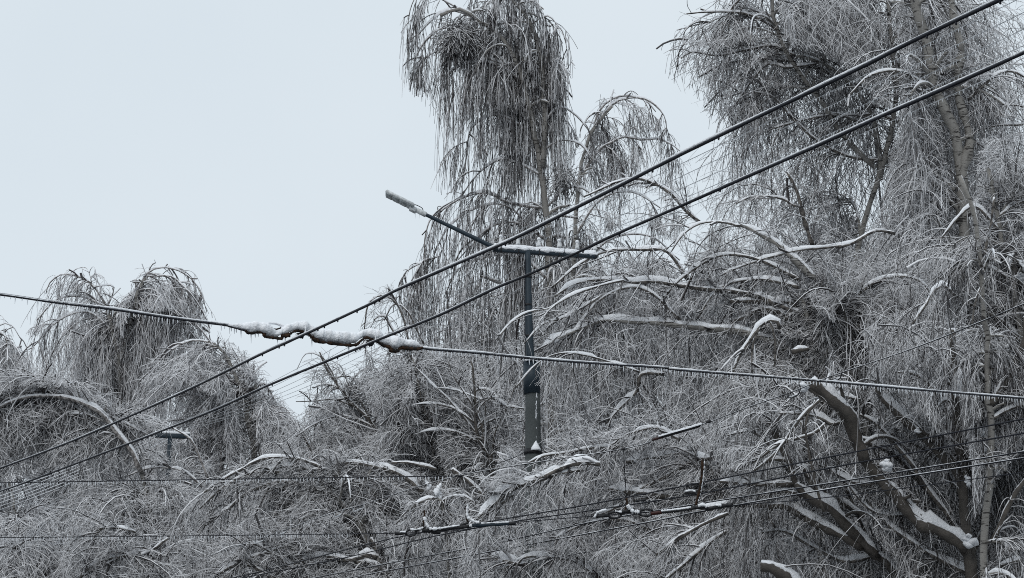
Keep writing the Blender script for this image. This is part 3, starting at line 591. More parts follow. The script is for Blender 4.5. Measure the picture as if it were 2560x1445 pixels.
# ---- big snow-laden birches lower right
T4 = [(1690, 900), (1800, 820), (2000, 780), (2300, 700), (2560, 640), (2750, 640), (2750, 1700), (1600, 1700), (1640, 1200)]
tree('birch_tree', 'birch with a massive snow-capped limb snapped and bent left, lower right', 29,
     [([(2440, 1800), (2427, 1460), (2416, 1374), (2354, 1327), (2281, 1283), (2234, 1232), (2209, 1203), (2161, 1153), (2136, 1094), (2118, 1047), (2092, 1014), (2056, 985), (2022, 964)], 18, 12),
      ([(2427, 1400), (2412, 1283), (2409, 1174), (2390, 1065), (2387, 920), (2380, 820)], 13, 8)],
     [([(2416, 1374), (2354, 1327), (2281, 1283), (2234, 1232), (2209, 1203)], 15, 11, {'snow': .9, 'mat': 'bark', 'w': .2, 'off': -.05}), ([(2161, 1153), (2136, 1094), (2118, 1047), (2092, 1014), (2056, 985), (2022, 964)], 12, 13, {'snow': .8, 'w': .2, 'off': -.05}),
      ([(2103, 1054), (2078, 1060), (2056, 1047), (2016, 1036), (1947, 1029)], 5, 3, {'snow': 1.0}), ([(2063, 1058), (2034, 1083), (1954, 1109), (1896, 1149), (1850, 1170)], 4, 2, {'mat': 'bark', 'snow': .3, 'off': -.8}),
      ([(2060, 1280), (2030, 1180), (2010, 1060), (2040, 1000)], 3, 2, {'mat': 'bark', 'snow': .2, 'off': -1.2}), ([(2049, 1000), (2000, 1050), (1940, 1130), (1880, 1180)], 3.5, 2, {'mat': 'bark', 'snow': .3, 'off': -1.2}),
      ([(2151, 1094), (2187, 1116), (2234, 1138), (2296, 1200), (2340, 1251)], 7, 5, {'snow': 1.0, 'off': 1}), ([(2409, 1247), (2398, 1174), (2372, 1153), (2325, 1109), (2289, 1073), (2245, 1033), (2201, 993), (2190, 950)], 10, 6, {'snow': .9, 'mat': 'bark'}),
      ([(1903, 1414), (1947, 1445), (2000, 1480)], 12, 13, {'snow': .8, 'w': .1, 'mat': 'bark'}), ([(2560, 1395), (2520, 1410), (2480, 1420)], 5, 4, {'snow': 1.2}), ([(2150, 1000), (2100, 990), (2080, 1010)], 4, 3, {'snow': 1.2, 'off': .5}),
      ([(2560, 1030), (2520, 1040), (2480, 1060), (2440, 1075)], 4, 2, {'snow': 1.3}),
      ([(2416, 1370), (2370, 1290), (2330, 1240), (2270, 1150), (2200, 1070), (2150, 1040)], 6, 3, {'snow': .8, 'off': .4}), ([(2405, 1250), (2340, 1150), (2270, 1100), (2210, 1085), (2150, 1120)], 5, 2, {'snow': .8, 'off': .7}),
      ([(2427, 1440), (2350, 1400), (2260, 1345), (2190, 1280), (2150, 1215)], 6, 3, {'snow': .8, 'off': .3}), ([(2395, 1120), (2360, 1010), (2300, 940), (2240, 930)], 5, 2, {'snow': .7, 'off': .8}),
      ([(2209, 1203), (2150, 1210), (2080, 1180), (2030, 1120)], 4, 2, {'snow': .9, 'off': .2}), ([(2281, 1283), (2230, 1290), (2170, 1270), (2110, 1200)], 4, 2, {'snow': .9, 'off': .3}),
      ([(2427, 1400), (2470, 1300), (2530, 1200), (2600, 1130)], 6, 4, {'snow': .5, 'off': .5})],
     T4, n1=520, n2=5200, n3=13000, l1=1.3, l2=1.3, l3=0.25, g1=1.8, g2=3.4, trunk_mat='bark', bs=1.15, limbs=26, ll=2.0, lbot=0.35, seed=17, ice2=.16, hang=.4, wob2=.09, lumps=[a + (28.7,) for a in ((2396, 948, 17, 34), (2463, 1077, 12, 12), (2214, 1162, 17, 16), (2440, 1113, 17, 13), (2425, 1350, 18, 18), (2418, 1200, 9, 14), (2290, 1075, 9, 8), (2010, 965, 12, 12))])
tree('birch_tree', 'birch leaning left with two parallel snow-covered limbs, crossed by the lower wires', 30,
     [([(2330, 1700), (2245, 1445), (2187, 1389), (2154, 1360), (2118, 1323), (2078, 1276), (2020, 1247), (1987, 1203), (1973, 1153), (1947, 1109), (1925, 1051)], 14, 7)],
     [([(2187, 1389), (2154, 1360), (2118, 1323), (2078, 1276), (2020, 1247), (1990, 1215)], 11, 8, {'snow': .9, 'mat': 'bark', 'w': .2, 'off': -.05}), ([(2154, 1370), (2129, 1354), (2100, 1338), (2049, 1316), (2002, 1291), (1954, 1265), (1922, 1265)], 9, 7, {'snow': .9, 'mat': 'bark', 'w': .3}),
      ([(1922, 1265), (1860, 1262), (1800, 1268), (1740, 1278)], 6, 4, {'snow': 1.0, 'mat': 'bark', 'w': .6}), ([(2085, 1236), (2118, 1258), (2158, 1291)], 7, 7, {'snow': .9, 'w': .2, 'off': .5}), ([(2100, 1300), (2049, 1232), (2016, 1171), (1990, 1165)], 5, 6, {'snow': 1, 'w': .3}),
      ([(1930, 1270), (1920, 1290), (1935, 1320)], 3, 2, {'snow': 1.2, 'w': .3}), ([(1990, 1210), (1930, 1212), (1870, 1208), (1800, 1200)], 6, 3, {'snow': 1.3, 'mat': 'bark', 'w': .6}), ([(1975, 1152), (1930, 1152), (1890, 1170)], 4, 3, {'snow': 1.2, 'mat': 'bark'}),
      ([(2020, 1240), (1960, 1230), (1900, 1245)], 4, 3, {'snow': 1.2, 'mat': 'bark'}), ([(2118, 1323), (2080, 1262), (2050, 1200), (2010, 1100), (2000, 1050)], 5, 2.5, {'snow': .8, 'off': .4}),
      ([(2187, 1389), (2110, 1400), (2030, 1370), (1960, 1330), (1900, 1330)], 5, 2.5, {'snow': .9, 'off': .3}), ([(2227, 1425), (2170, 1340), (2120, 1230), (2090, 1130)], 5, 2.5, {'snow': .7, 'off': .6}), ([(1987, 1203), (1930, 1120), (1880, 1080), (1820, 1090)], 4, 2, {'snow': .9, 'off': .4})],
     [(1700, 980), (2300, 980), (2500, 1300), (2500, 1700), (1650, 1700)], n1=320, n2=3200, n3=9000, l1=1.0, l2=1.0, l3=0.22, g1=1.8, g2=3.4, trunk_mat='bark', bs=1.15, limbs=14, ll=1.6, lbot=0.4, seed=18, ice2=.16, hang=.4, wob2=.09)
tree('birch_tree', 'upright slim birch with ringed grey-white trunk at the far right, rising from the bottom edge', 27,
     [([(2463, 1750), (2463, 1445), (2456, 1356), (2467, 1283), (2474, 1174), (2478, 1065), (2472, 993), (2470, 920), (2468, 840), (2455, 700), (2440, 560), (2400, 440)], 13, 5)],
     [([(2479, 1356), (2521, 1269), (2547, 1218), (2600, 1150)], 7, 5, {'mat': 'bark', 'snow': .3}), ([(2475, 1010), (2507, 970), (2539, 927), (2556, 860), (2560, 790)], 9, 7, {'mat': 'bark', 'snow': .3}), ([(2460, 640), (2475, 560), (2483, 490)], 4, 3),
      ([(2478, 1050), (2530, 1020), (2580, 1010)], 4, 3, {'snow': 1.2})],
     [(2200, 300), (2750, 300), (2750, 1700), (2200, 1700)], n1=200, n2=2000, n3=5500, l1=1.0, l2=1.1, l3=0.22, g1=1.8, g2=3.4, limbs=18, ll=1.5, lbot=0.35, seed=19, ice2=.16, hang=.5, wob2=.08)
tree('birch_tree', 'dark patchy birch stem with snow lodged in its fork, right edge at mid height', 33,
     [([(2640, 1700), (2590, 1100), (2556, 850), (2536, 749), (2540, 698), (2530, 648), (2506, 614), (2493, 547), (2483, 490), (2470, 420)], 12, 5)],
     [([(2600, 740), (2560, 710), (2513, 690), (2472, 665), (2440, 664)], 4, 2, {'snow': .8}), ([(2378, 729), (2355, 712), (2335, 722), (2315, 759), (2281, 813)], 4, 2.5, {'snow': 1.2, 'off': -2, 'w': .3}), ([(2462, 695), (2439, 759), (2429, 823)], 3.5, 2, {'snow': 1.2, 'off': -2, 'w': .3}),
      ([(2378, 729), (2420, 760), (2500, 800), (2560, 850)], 4, 4), ([(2500, 580), (2440, 520), (2400, 540), (2350, 600)], 4, 2), ([(2493, 547), (2560, 500), (2620, 520)], 4, 2)],
     [(2100, 380), (2300, 330), (2750, 300), (2750, 1700), (2100, 1700)], n1=460, n2=5000, n3=13000, l1=1.5, l2=1.4, l3=0.28, g1=1.8, g2=3.0, limbs=28, ll=2.4, lbot=0.4, seed=20, ice2=.2, hang=.3, wob2=.10, lumps=((2528, 646, 9, 17, 32.7), (2548, 690, 12, 9, 32.7)))
# ---- further birches that close the view behind the near ones
back = [(-60, 900, 84), (20, 1130, 64), (150, 980, 88), (480, 1020, 90), (700, 1075, 80), (860, 1010, 75), (1040, 850, 72), (1200, 690, 70), (1420, 660, 76), (1620, 640, 72), (1800, 600, 66), (1960, 580, 70), (2120, 540, 64), (2300, 500, 68), (2480, 420, 62), (2640, 450, 66),
        (300, 1220, 62), (640, 1230, 58), (880, 1240, 56), (1330, 1000, 55), (1560, 1000, 52), (1800, 1050, 50), (2200, 1000, 46), (2420, 1000, 44), (1150, 1010, 58), (1900, 880, 52), (2060, 1150, 42), (760, 1330, 47), (500, 1340, 49), (1000, 1350, 46), (1250, 1330, 45), (250, 1320, 55), (1500, 1300, 44), (60, 1330, 52)]
where = ['cut by the left edge, high', 'low, cut by the left edge', 'far left edge, under the pale domed crowns', 'behind the bowed arching birch at left', 'in front of the brown roof', 'under the sky gap, below the second snow clamp', 'left of the tallest birch', 'directly behind the tallest birch',
         'behind the crossarm of the lamp pole', 'below the bare arching stem', 'behind the crown edge of the upper right', 'behind the upper thick cable, right of the sky notch', 'between the two thick cables', 'behind the black-marked trunk',
         'under the upper right corner', 'cut by the right edge', 'low at left, under the upper iced wire', 'low, above the lower iced wire', 'low, behind the long snow arches', 'behind the concrete pole shaft', 'low, right of the concrete pole',
         'behind the two parallel snowy limbs', 'behind the snapped snow-capped limb', 'behind the ringed slim trunk', 'behind the dark upright bush', 'behind the flat snow-heaped boughs', 'low, right of the ribbed rod fitting', 'at the bottom edge under the rising link wire', 'at the bottom edge left of the rising link wire', 'at the bottom edge left of the left clamp', 'at the bottom edge under the pole foot', 'at the bottom edge under the lower iced wire', 'at the bottom edge under the right clamp', 'in the bottom left corner']
for i, ((u, v, d), wh) in enumerate(zip(back, where)):
    rr_ = random.Random(i); j = lambda s: rr_.uniform(-s, s)
    pts = [(u + j(30), 1700), (u + j(30), (1700 + v) / 2), (u + j(25), v + 120), (u + j(20), v + 50), (u + j(30), v + 20)]
    wd_ = 13000 / d
    tree('birch_tree', 'smaller iced birch ' + wh, d, [(pts, 6, 2.5)], [],
         [(u - wd_ * .55, v + 120), (u - wd_ * .3, v + 25), (u, v - 10), (u + wd_ * .3, v + 25), (u + wd_ * .55, v + 120), (u + wd_ * 0.9, 1700), (u - wd_ * 0.9, 1700)],
         n1=300, n2=3600, n3=9000, l1=2.2, l2=1.6, l3=0.4, g1=2.2, g2=2.8, limbs=40, ll=3.6, lbot=0.3, ltop=1.0, seed=40 + i, group='smaller iced birches standing behind the near trees', jit=25,
         twig='twig_hazed' if u < 1000 else 'twig', ice2=.46 if u < 1000 else .27, wob2=.12, el=(.2, 1.0), r3=.9, r2=1.4)  # at left, paler bark and more ice stand in for haze
# ---- light gaps: twigs thin out where the photograph shows limbs, stems and the pole standing clear
GRID = np.full((190, 330), -1.0); GRID2 = GRID.copy(); GX, GY = 400.0, 20.0
def mark(pts, wpx, depth, G=None):
    G = GRID if G is None else G
    p = catmull(np.array([(a[0], a[1]) for a in pts], float), step=4.0)
    for u, v in p:
        x0, x1 = int((u - wpx + GX) // 10), int((u + wpx + GX) // 10); y0, y1 = int((v - wpx + 200) // 10), int((v + wpx + 200) // 10)
        if x1 < 0 or y1 < 0: continue
        G[max(0, y0):y1 + 1, max(0, x0):x1 + 1] = np.maximum(G[max(0, y0):y1 + 1, max(0, x0):x1 + 1], depth)
for a, k in SPECS:
    if k.get('group'): continue
    for pts, ra, rb in a[3]:
        if pts[0][1] > 1440: pts = pts[2:]
        mark(pts, (ra * .5 + rb * .5) * .8 + (4 if ra >= 8 else 0), a[2], GRID2 if a[2] >= 44 else GRID)
    for bo in a[4]:
        if bo[1] >= 3: mark(bo[0], (bo[1] + bo[2]) / 2 + (10 if bo[1] >= 6 else 5), a[2] + (bo[3].get('off', 0) if len(bo) > 3 else 0), GRID2 if bo[1] >= 6 else GRID)
CLEAR = [([(1308, 630), (1332, 630), (1338, 960), (1306, 960)], 35.4), ([(1306, 965), (1358, 965), (1358, 1150), (1306, 1150)], 35.4),
         ([(-50, 1232), (-50, 1300), (60, 1262), (200, 1195), (195, 1150)], 70), ([(330, 1120), (330, 1150), (390, 1100), (455, 1098), (460, 1078), (380, 1078)], 51.5),
         ([(955, 480), (1230, 605), (1500, 610), (1500, 655), (1225, 640), (955, 510)], 36.5)]
for i, (a, k) in enumerate(SPECS): build_tree(*a, **k)
#TREES_END

# ------------------------------------------------------------------ wires
rng = np.random.default_rng(99)
def straight(a, b, n, sag=0.0):
    t = np.linspace(0, 1, n)[:, None]; p = a * (1 - t) + b * t; p[:, 2] -= 4 * sag * (t * (1 - t))[:, 0]; return p
def wire_mesh(path, r, sides=6, lump=0.06, mb=None):
    mb = mb or MB(); rr = r * (1 + lump * rng.normal(size=len(path))); return mb.tube(path, rr, sides)
ice_mesh = {}
def icicles(parent, path, spacing, ln, rad, keep=1.0, mat='ice', ld=0.5):
    """cones of ice hanging below a wire: the largest hundred as parts, the rest as one"""
    seg = np.linalg.norm(np.diff(path, axis=0), axis=1); s = np.concatenate([[0], np.cumsum(seg)]); n = int(s[-1] / spacing)
    at = (np.arange(n) + rng.uniform(-.3, .3, n)) * spacing; at = at[(rng.random(n) < keep) & (at > 0) & (at < s[-1])]
    pos = np.stack([np.interp(at, s, path[:, k]) for k in range(3)], 1); L = ln * rng.uniform(1 - ld, 1 + ld, len(at))
    u, v = proj(pos); vis = (u > -5) & (u < W + 5) & (v > -5) & (v < H + 5); pos, L = pos[vis], L[vis]
    dist = np.linalg.norm(pos - CAM, axis=1); order = np.argsort(-(L / dist)); big = order[:100]; rest = order[100:]
    key = (rad, ln)
    if key not in ice_mesh:
        o = MB().tube([(0, 0, 0.02), (0, 0, 0), (0, 0, -0.5), (0, 0, -0.85), (0, 0, -1.0)], [rad, rad, rad * .75, rad * .4, rad * .06], 5).build('icicle', M[mat])
        ice_mesh[key] = o.data; bpy.data.objects.remove(o)
    off = Vector((0, 0, 0)); p = parent
    while p is not None: off += p.location; p = p.parent
    for i in big:
        o = bpy.data.objects.new('icicle', ice_mesh[key]); C.objects.link(o); o.parent = parent
        o.location = Vector([float(x) for x in pos[i]]) - off; o.scale = (1, 1, float(L[i]))
    if len(rest):
        mb = MB()
        for i in rest:
            z = np.array([[0, 0, .02], [0, 0, -0.4], [0, 0, -1.0]]) * L[i] + pos[i]; mb.tube(z, [rad, rad * .8, rad * .06], 4, cap=False)
        o = mb.build('icicles', M[mat], parent); o['kind'] = 'stuff'

# the two thick cables
CABLE_H = 5.8
c1 = [(2680, -82), (2500, 0), (2390, 52), (2280, 104), (2165, 163), (2030, 228), (1868, 306), (1700, 388), (1531, 474), (1300, 590), (1223, 625), (1000, 722), (920, 763), (765, 835), (640, 892), (470, 975), (274, 1063), (150, 1115), (0, 1171), (-120, 1212)]
c2 = [(2690, 70), (2560, 132), (2372, 217), (2204, 291), (2036, 368), (1800, 472), (1700, 516), (1531, 590), (1438, 634), (1318, 688), (1232, 724), (1099, 788), (953, 847), (900, 869), (844, 892), (668, 965), (527, 1029), (330, 1106), (70, 1204), (0, 1229), (-120, 1270)]
for pts, lab in ((c1, 'upper of the two thick dark cables, snow lying along its top at right'), (c2, 'lower of the two thick dark cables, passing in front of the lamp pole shaft')):
    path = catmull([PH(u, v, CABLE_H) for u, v in pts], step=0.12)
    root = thing('overhead_cable', lab, 'cable', path[len(path) // 2], 'thick dark cables crossing the picture')
    wire_mesh(path, 0.0106, 8, 0.07).build('cable_core', M['cable_black'], root)
    sn = path[:int(len(path) * 0.97)]; k = len(sn)
    lumpy = np.clip((0.85 if pts is c1 else .55) + 0.9 * np.convolve(rng.normal(size=k + 8), np.ones(9) / 4, 'valid')[:k] * 0.5, 0.0, 1.3) * np.linspace(1.15 if pts is c1 else .7, 0.25, k)
    sm = MB().tube(sn + np.array([0, -.002, 0.0135]), 0.0004 + 0.0125 * np.clip(lumpy, 0, 1.25), 6, ell=0.8)
    sm.build('snow', M['snow'], root)
    # beads of ice under the cable
    kk = rng.integers(0, len(path) - 1, 60)
    b0 = MB().tube([(0, 0, -.006), (0, 0, -.02), (0, 0, -.027)], [.008, .007, .001], 5).build('ice_bead', M['cable_black'], root)
    for j, i in enumerate(kk):
        b = b0 if j == 0 else b0.copy()
        if j: C.objects.link(b); b.parent = root
        b.location = Vector([float(x) for x in path[i]]) - root.location

# span cable with its snow-buried hangers
SH = 5.95
def Z(x, y): return (540 + x / 4.571, 760 + y / 4.571)        # from the enlarged crop to the photograph
def SP(u, v, dd=0.0):
    # vertical plane through the span cable
    A, B = PH(0, 737, SH), PH(1050, 870, SH); nrm = np.array([-(B - A)[1], (B - A)[0], 0]); nrm /= np.linalg.norm(nrm)
    r = FWD + (u - W / 2) / F * RT - (v - H / 2) / F * UP
    return CAM + r * (((A - CAM) @ nrm) / (r @ nrm)) + nrm * dd
span = thing('span_cable', 'iced steel span cable sagging left to right with snow-heaped hangers in its middle', 'cable', SP(800, 850))
left = catmull([SP(-120, 724), SP(0, 737), SP(140, 757), SP(287, 775), SP(420, 795), SP(567, 814), SP(600, 822)], step=.1)
right = catmull([SP(1040, 868), SP(1075, 874), SP(1200, 884), SP(1400, 903), SP(1655, 920), SP(1700, 926), SP(2020, 951), SP(2331, 978), SP(2560, 997), SP(2680, 1008)], step=.1)
for i, path in enumerate((left, right)):
    wire_mesh(path, 0.0085, 7, 0.05).build('strand', M['cable_black'], span)
    k = len(path); f = np.clip(0.75 + 0.35 * np.convolve(rng.normal(size=k + 6), np.ones(7) / 3, 'valid')[:k], 0.35, 1.3)
    MB().tube(path + np.array([0, -.002, 0.0165]), (0.0125 if i == 0 else 0.0112) * f, 7).build('snow', M['snow'], span)
icicles(span, left, 0.046, 0.050, 0.0058, .75); icicles(span, right, 0.042, 0.050, 0.0058, .97)
def loft(top, bot, depth, name, mat, parent, n=60, wob=0.0):
    top = np.array(top, float); bot = np.array(bot, float); x0 = max(top[0, 0], bot[0, 0]); x1 = min(top[-1, 0], bot[-1, 0])
    xs = np.linspace(x0, x1, n); ty = np.interp(xs, top[:, 0], top[:, 1]); by = np.interp(xs, bot[:, 0], bot[:, 1])
    ker = np.array([.25, .5, .25]); 
    for _ in range(2):
        ty[1:-1] = np.convolve(ty, ker, 'same')[1:-1]
    sides = 18; vs_ = []
    ends = np.clip(np.minimum(np.arange(n), np.arange(n)[::-1]) / 2.0, 0.08, 1)
    ph = rng.uniform(0, 6, 5)
    for k in range(n):
        u, tv = Z(xs[k], ty[k]); _, bv = Z(xs[k], by[k]); a = SP(u, tv); b = SP(u, bv); c = (a + b) / 2; hh = (a[2] - b[2]) / 2 * ends[k] ** .5
        dp = min(depth, hh * 1.25) if depth > 0 else -depth
        A, B = PH(0, 737, SH), PH(1050, 870, SH); nr = np.array([-(B - A)[1], (B - A)[0], 0]); nr /= np.linalg.norm(nr)
        for j in range(sides):
            an = 2 * math.pi * j / sides; s_, c_ = math.sin(an), math.cos(an)
            w = 1 + wob * (math.sin(xs[k] * .030 + ph[0]) * math.cos(2 * an + ph[1]) + .9 * math.sin(xs[k] * .067 + ph[2]) * math.cos(an + ph[3]) + .6 * math.sin(xs[k] * .15 + ph[4]) * math.cos(3 * an + ph[0]) + .4 * math.sin(xs[k] * .33 + ph[1]) * math.cos(4 * an + ph[2]))
            vs_.append(c + np.array([0, 0, 1]) * hh * math.copysign(abs(s_) ** .8, s_) * (1 + (w - 1) * .6) + nr * dp * math.copysign(abs(c_) ** .85, c_) * w)
    q = []
    for k in range(n - 1):
        for j in range(sides): q.append([k * sides + j, k * sides + (j + 1) % sides, (k + 1) * sides + (j + 1) % sides, (k + 1) * sides + j])
    vs_ += [np.mean(vs_[:sides], 0), np.mean(vs_[-sides:], 0)]; m0 = len(vs_) - 2
    for j in range(sides): q.append([(j + 1) % sides, j, m0, m0]); q.append([(n - 1) * sides + j, (n - 1) * sides + (j + 1) % sides, m0 + 1, m0 + 1])
    return MB().add(np.array(vs_), np.array(q)).build(name, mat, parent)
loft([(120, 240), (200, 228), (320, 214), (420, 204), (520, 208), (580, 214), (605, 250), (650, 290), (700, 290), (735, 268), (790, 238), (850, 226), (900, 204), (970, 190), (1020, 200), (1060, 240), (1120, 274), (1200, 290), (1400, 312), (1600, 332), (1650, 314), (1700, 288), (1780, 275),
      (1830, 290), (1880, 338), (1930, 368), (2000, 364), (2060, 370), (2140, 403), (2250, 410), (2300, 440), (2345, 488)],
     [(120, 252), (200, 270), (320, 305), (380, 338), (480, 328), (540, 345), (580, 362), (700, 380), (740, 352), (800, 345), (860, 312), (930, 300), (990, 322), (1050, 345), (1080, 372), (1130, 405), (1250, 430), (1500, 455), (1590, 446), (1640, 402), (1700, 372), (1760, 396),
      (1840, 428), (1880, 455), (1960, 482), (2000, 512), (2060, 512), (2120, 484), (2280, 500), (2345, 494)], 0.10, 'snow_heap', M['snow'], span, 220, 0.12)
loft([(560, 222), (590, 206), (640, 203), (700, 214), (760, 232), (790, 242)], [(560, 248), (590, 240), (620, 232), (670, 234), (720, 248), (760, 272), (790, 300)], 0.022, 'snow_arch', M['snow'], span, 24, 0.03)
def hw(pts, r, name='hanger_bar', mat='rust', dd=-0.028):
    if mat != 'snow': pts = [(x, y + 9) for x, y in pts]
    p = catmull([SP(*Z(x, y), dd) for x, y in pts], n=7); rr = r * (1.25 if mat != 'snow' else 1) / 4.571 * 17.0 / F * (1 + .16 * rng.normal(size=len(p)))
    return MB().tube(p, rr, 9).build(name, M[mat], span)
hw([(110, 246), (200, 272), (330, 308)], 7, 'strand_end', 'cable_black')
hw([(325, 300), (345, 325), (400, 332), (480, 320), (565, 330)], 13); hw([(490, 300), (530, 335), (550, 370), (640, 385), (735, 392), (745, 365)], 14)
hw([(735, 365), (790, 360), (825, 352)], 20, 'bolt'); hw([(820, 350), (870, 318), (930, 306), (990, 320), (1050, 345), (1085, 385)], 12)
hw([(600, 255), (630, 280), (680, 288), (730, 272)], 9, 'shackle'); hw([(1070, 365), (1100, 400), (1150, 425), (1250, 440), (1480, 468), (1590, 462), (1620, 440)], 15)
hw([(1080, 370), (1110, 405), (1160, 420)], 21, 'bolt'); hw([(1610, 450), (1640, 420), (1700, 382), (1760, 402), (1830, 430), (1870, 450)], 12)
hw([(1865, 445), (1900, 475), (1960, 492), (2010, 530), (2060, 532), (2090, 505), (2150, 495), (2290, 515), (2345, 495)], 15); hw([(1965, 520), (2020, 538), (2075, 528)], 19, 'bolt'); hw([(2130, 500), (2200, 512), (2300, 512)], 17, 'bolt')
hw([(930, 330), (940, 355), (985, 362)], 26, 'cable_clamp', 'hardware'); hw([(1715, 410), (1730, 440), (1775, 450)], 26, 'cable_clamp', 'hardware')
hw([(985, 250), (990, 300), (985, 345)], 9, 'snow_drip', 'snow', -.07); hw([(1780, 340), (1785, 390), (1790, 425)], 9, 'snow_drip', 'snow', -.07)
hw([(860, 405), (900, 370), (925, 345)], 15, 'snow', 'snow', -.03); hw([(1640, 490), (1680, 460), (1705, 430)], 14, 'snow', 'snow', -.03)
for (x, y, l) in ((208, 300, 45), (285, 325, 65), (400, 345, 105), (447, 345, 45), (482, 330, 50), (703, 395, 65), (760, 380, 40), (790, 380, 105), (1095, 425, 70), (1510, 480, 140), (1520, 480, 60), (1598, 465, 110), (2135, 520, 45), (2165, 520, 60), (2222, 525, 65), (2240, 520, 40), (175, 285, 30), (232, 310, 22)):
    p = SP(*Z(x, y)); e = SP(*Z(x + 2, y + l)); MB().tube([p + (0, 0, .02), p, (p + e) / 2, e], [.006, .006, .0038, .0006], 6).build('icicle', M['ice'], span)

# pole with lamp and crossarm
PD = 35.0
def pr(w, d=PD): return w * d / F / 2
base = P(1332, 1128, PD); gb = np.array([base[0], base[1], 0.0])
pole = thing('lamp_pole', 'grey street lamp pole with snowy crossarm and white insulators, in the middle', 'lamp pole', gb)
def vert(u, v):   # point on the pole axis plane
    r = FWD + (u - W / 2) / F * RT - (v - H / 2) / F * UP; return CAM + r * (gb[1] / r[1])
MB().tube(catmull([vert(1319, 628), vert(1320, 700), vert(1322, 800), vert(1326, 915)], step=.25), [pr(15)] + list(np.linspace(pr(16), pr(22), len(catmull([vert(1319, 628), vert(1320, 700), vert(1322, 800), vert(1326, 915)], step=.25)) - 1)), 20).build('upper_shaft', M['steel_dark'], pole)
for v_ in (690, 760, 838):
    MB().tube([vert(1320, v_) , vert(1320, v_ + 5)], pr(21), 18).build('clamp_band', M['hardware'], pole)
MB().tube(catmull([vert(1313, 650) + (0, -.05, 0), vert(1312, 760) + (0, -.07, 0), vert(1313, 900) + (0, -.09, 0)], n=10), .010, 7).build('riser_cable', M['cable_black'], pole)
lo = np.array([vert(1329, 905), vert(1330, 985)]); MB().tube(lo, [pr(43), pr(43)], 24).build('collar', M['steel_dark'], pole)
low = straight(vert(1332, 984), np.array([vert(1332, 984)[0] + .02, gb[1], 0.0]), 30); MB().tube(low, np.linspace(pr(38), pr(50), 30), 28).build('concrete_shaft', M['concrete'], pole)
AH = vert(1319, 630)[2] + 0.02
a0, a1 = PH(1232, 623, AH), PH(1492, 641, AH); ad = norm(a1 - a0); an = np.array([-ad[1], ad[0], 0.0]); up3 = np.array([0, 0, 1.0])
crossarm = MB().box((a0 + a1) / 2, an * 0.05, up3 * 0.045, (a1 - a0) / 2, .006).build('crossarm', M['steel_dark'], pole)
sp_ = straight(a0 + up3 * .062, a1 + up3 * .062, 60); f = np.clip(1 + .18 * np.convolve(rng.normal(size=66), np.ones(7) / 2.6, 'valid')[:60], .7, 1.35); f[0] = f[-1] = .3
MB().tube(sp_, .056 * f, 12, ell=.85).build('snow', M['snow'], crossarm)
MB().tube(sp_ - up3 * .03 - an * .045, .024 * np.clip(f + .5 * rng.normal(size=60), .2, 2.0), 8, ell=1.1).build('snow_rim', M['snow'], crossarm)
ins_u = [(1252, 595, 0.075), (1295, 592, .24), (1347, 597, .44), (1397, 603, .635), (1442, 608, .81), (1489, 618, .985)]
tops = []
for (u, v, f) in ins_u:
    b = a0 * (1 - f) + a1 * f; 
    s_ = MB().tube([b, b + up3 * .19], .009, 8).build('insulator_pin', M['hardware'], pole)
    MB().tube([b + up3 * z for z in (.12, .125, .16, .165, .20, .205, .235, .25)], [.02, .045, .042, .03, .036, .028, .026, .012], 14).build('insulator', M['porcelain'], pole)
    MB().tube([b + up3 * z for z in (.235, .25, .285, .30)], [.012, .038, .03, .004], 12).build('snow_cap', M['snow'], pole); tops.append(b + up3 * .22)
    MB().box(b + up3 * -.0, an * .057, up3 * .053, ad * .012, .003).build('clamp_band', M['hardware'], pole)
# lamp arm and luminaire
e0, e1 = PH(1228, 619, AH - .01), PH(1049, 529, AH + .67)
MB().tube(straight(e0 + ad * .12 - up3 * .02, e1, 12), np.linspace(.045, .034, 12), 14).build('lamp_arm', M['steel_dark'], pole)
MB().tube(straight(e0, e1, 40) + up3 * .034, .014 * np.clip(1 + .3 * rng.normal(size=40), .4, 1.5), 7).build('arm_snow', M['snow'], pole)
la = norm(e1 - e0); ls = norm(np.cross(la, up3)); lu = np.cross(ls, la)
if lu[2] < 0: lu = -lu
L0 = e1; q_ = PH(967, 492, AH + 1.0); LL = np.linalg.norm(q_ - e1)
head = MB().box(L0 + la * (LL * .60) + lu * .03, ls * .16, lu * .032, la * (LL * .42), .02).build('lamp_head', M['lamp_grey'], pole)
for k in range(4):
    cc_ = L0 + la * (LL * (.29 + .205 * k)) - lu * .0035
    MB().box(cc_, ls * .135, lu * .008, la * (LL * .086), .003).build('led_panel', M['lamp_panel'], head)
MB().tube([L0 + la * t_ for t_ in (-.14, -.13, .0, .12, .17)], [.04, .052, .05, .045, .03], 14).build('lamp_neck', M['lamp_grey'], pole)
MB().box(L0 + la * .13 - lu * .02, ls * .07, lu * .045, la * .07, .015).build('driver_box', M['lamp_grey'], head)
MB().tube(catmull([L0 - la * .05 + lu * .05, L0 + la * .0 + lu * .085, L0 + la * .12 + lu * .085, L0 + la * .18 + lu * .06], n=5), .008, 8).build('lamp_latch', M['hardware'], head)
MB().tube(straight(L0 + la * .2 + lu * .06, L0 + la * LL * 1.0 + lu * .06, 20), .09 * np.r_[.3, np.ones(18), .3], 12, ell=.25).build('lamp_snow', M['snow'], head)
for t_, l_ in ((.06, .12), (-.02, .09), (.09, .07)):
    p = L0 + la * t_ - lu * .05; MB().tube([p, p - up3 * l_ * .5, p - up3 * l_], [.005, .003, .0006], 6).build('icicle', M['ice'], pole)
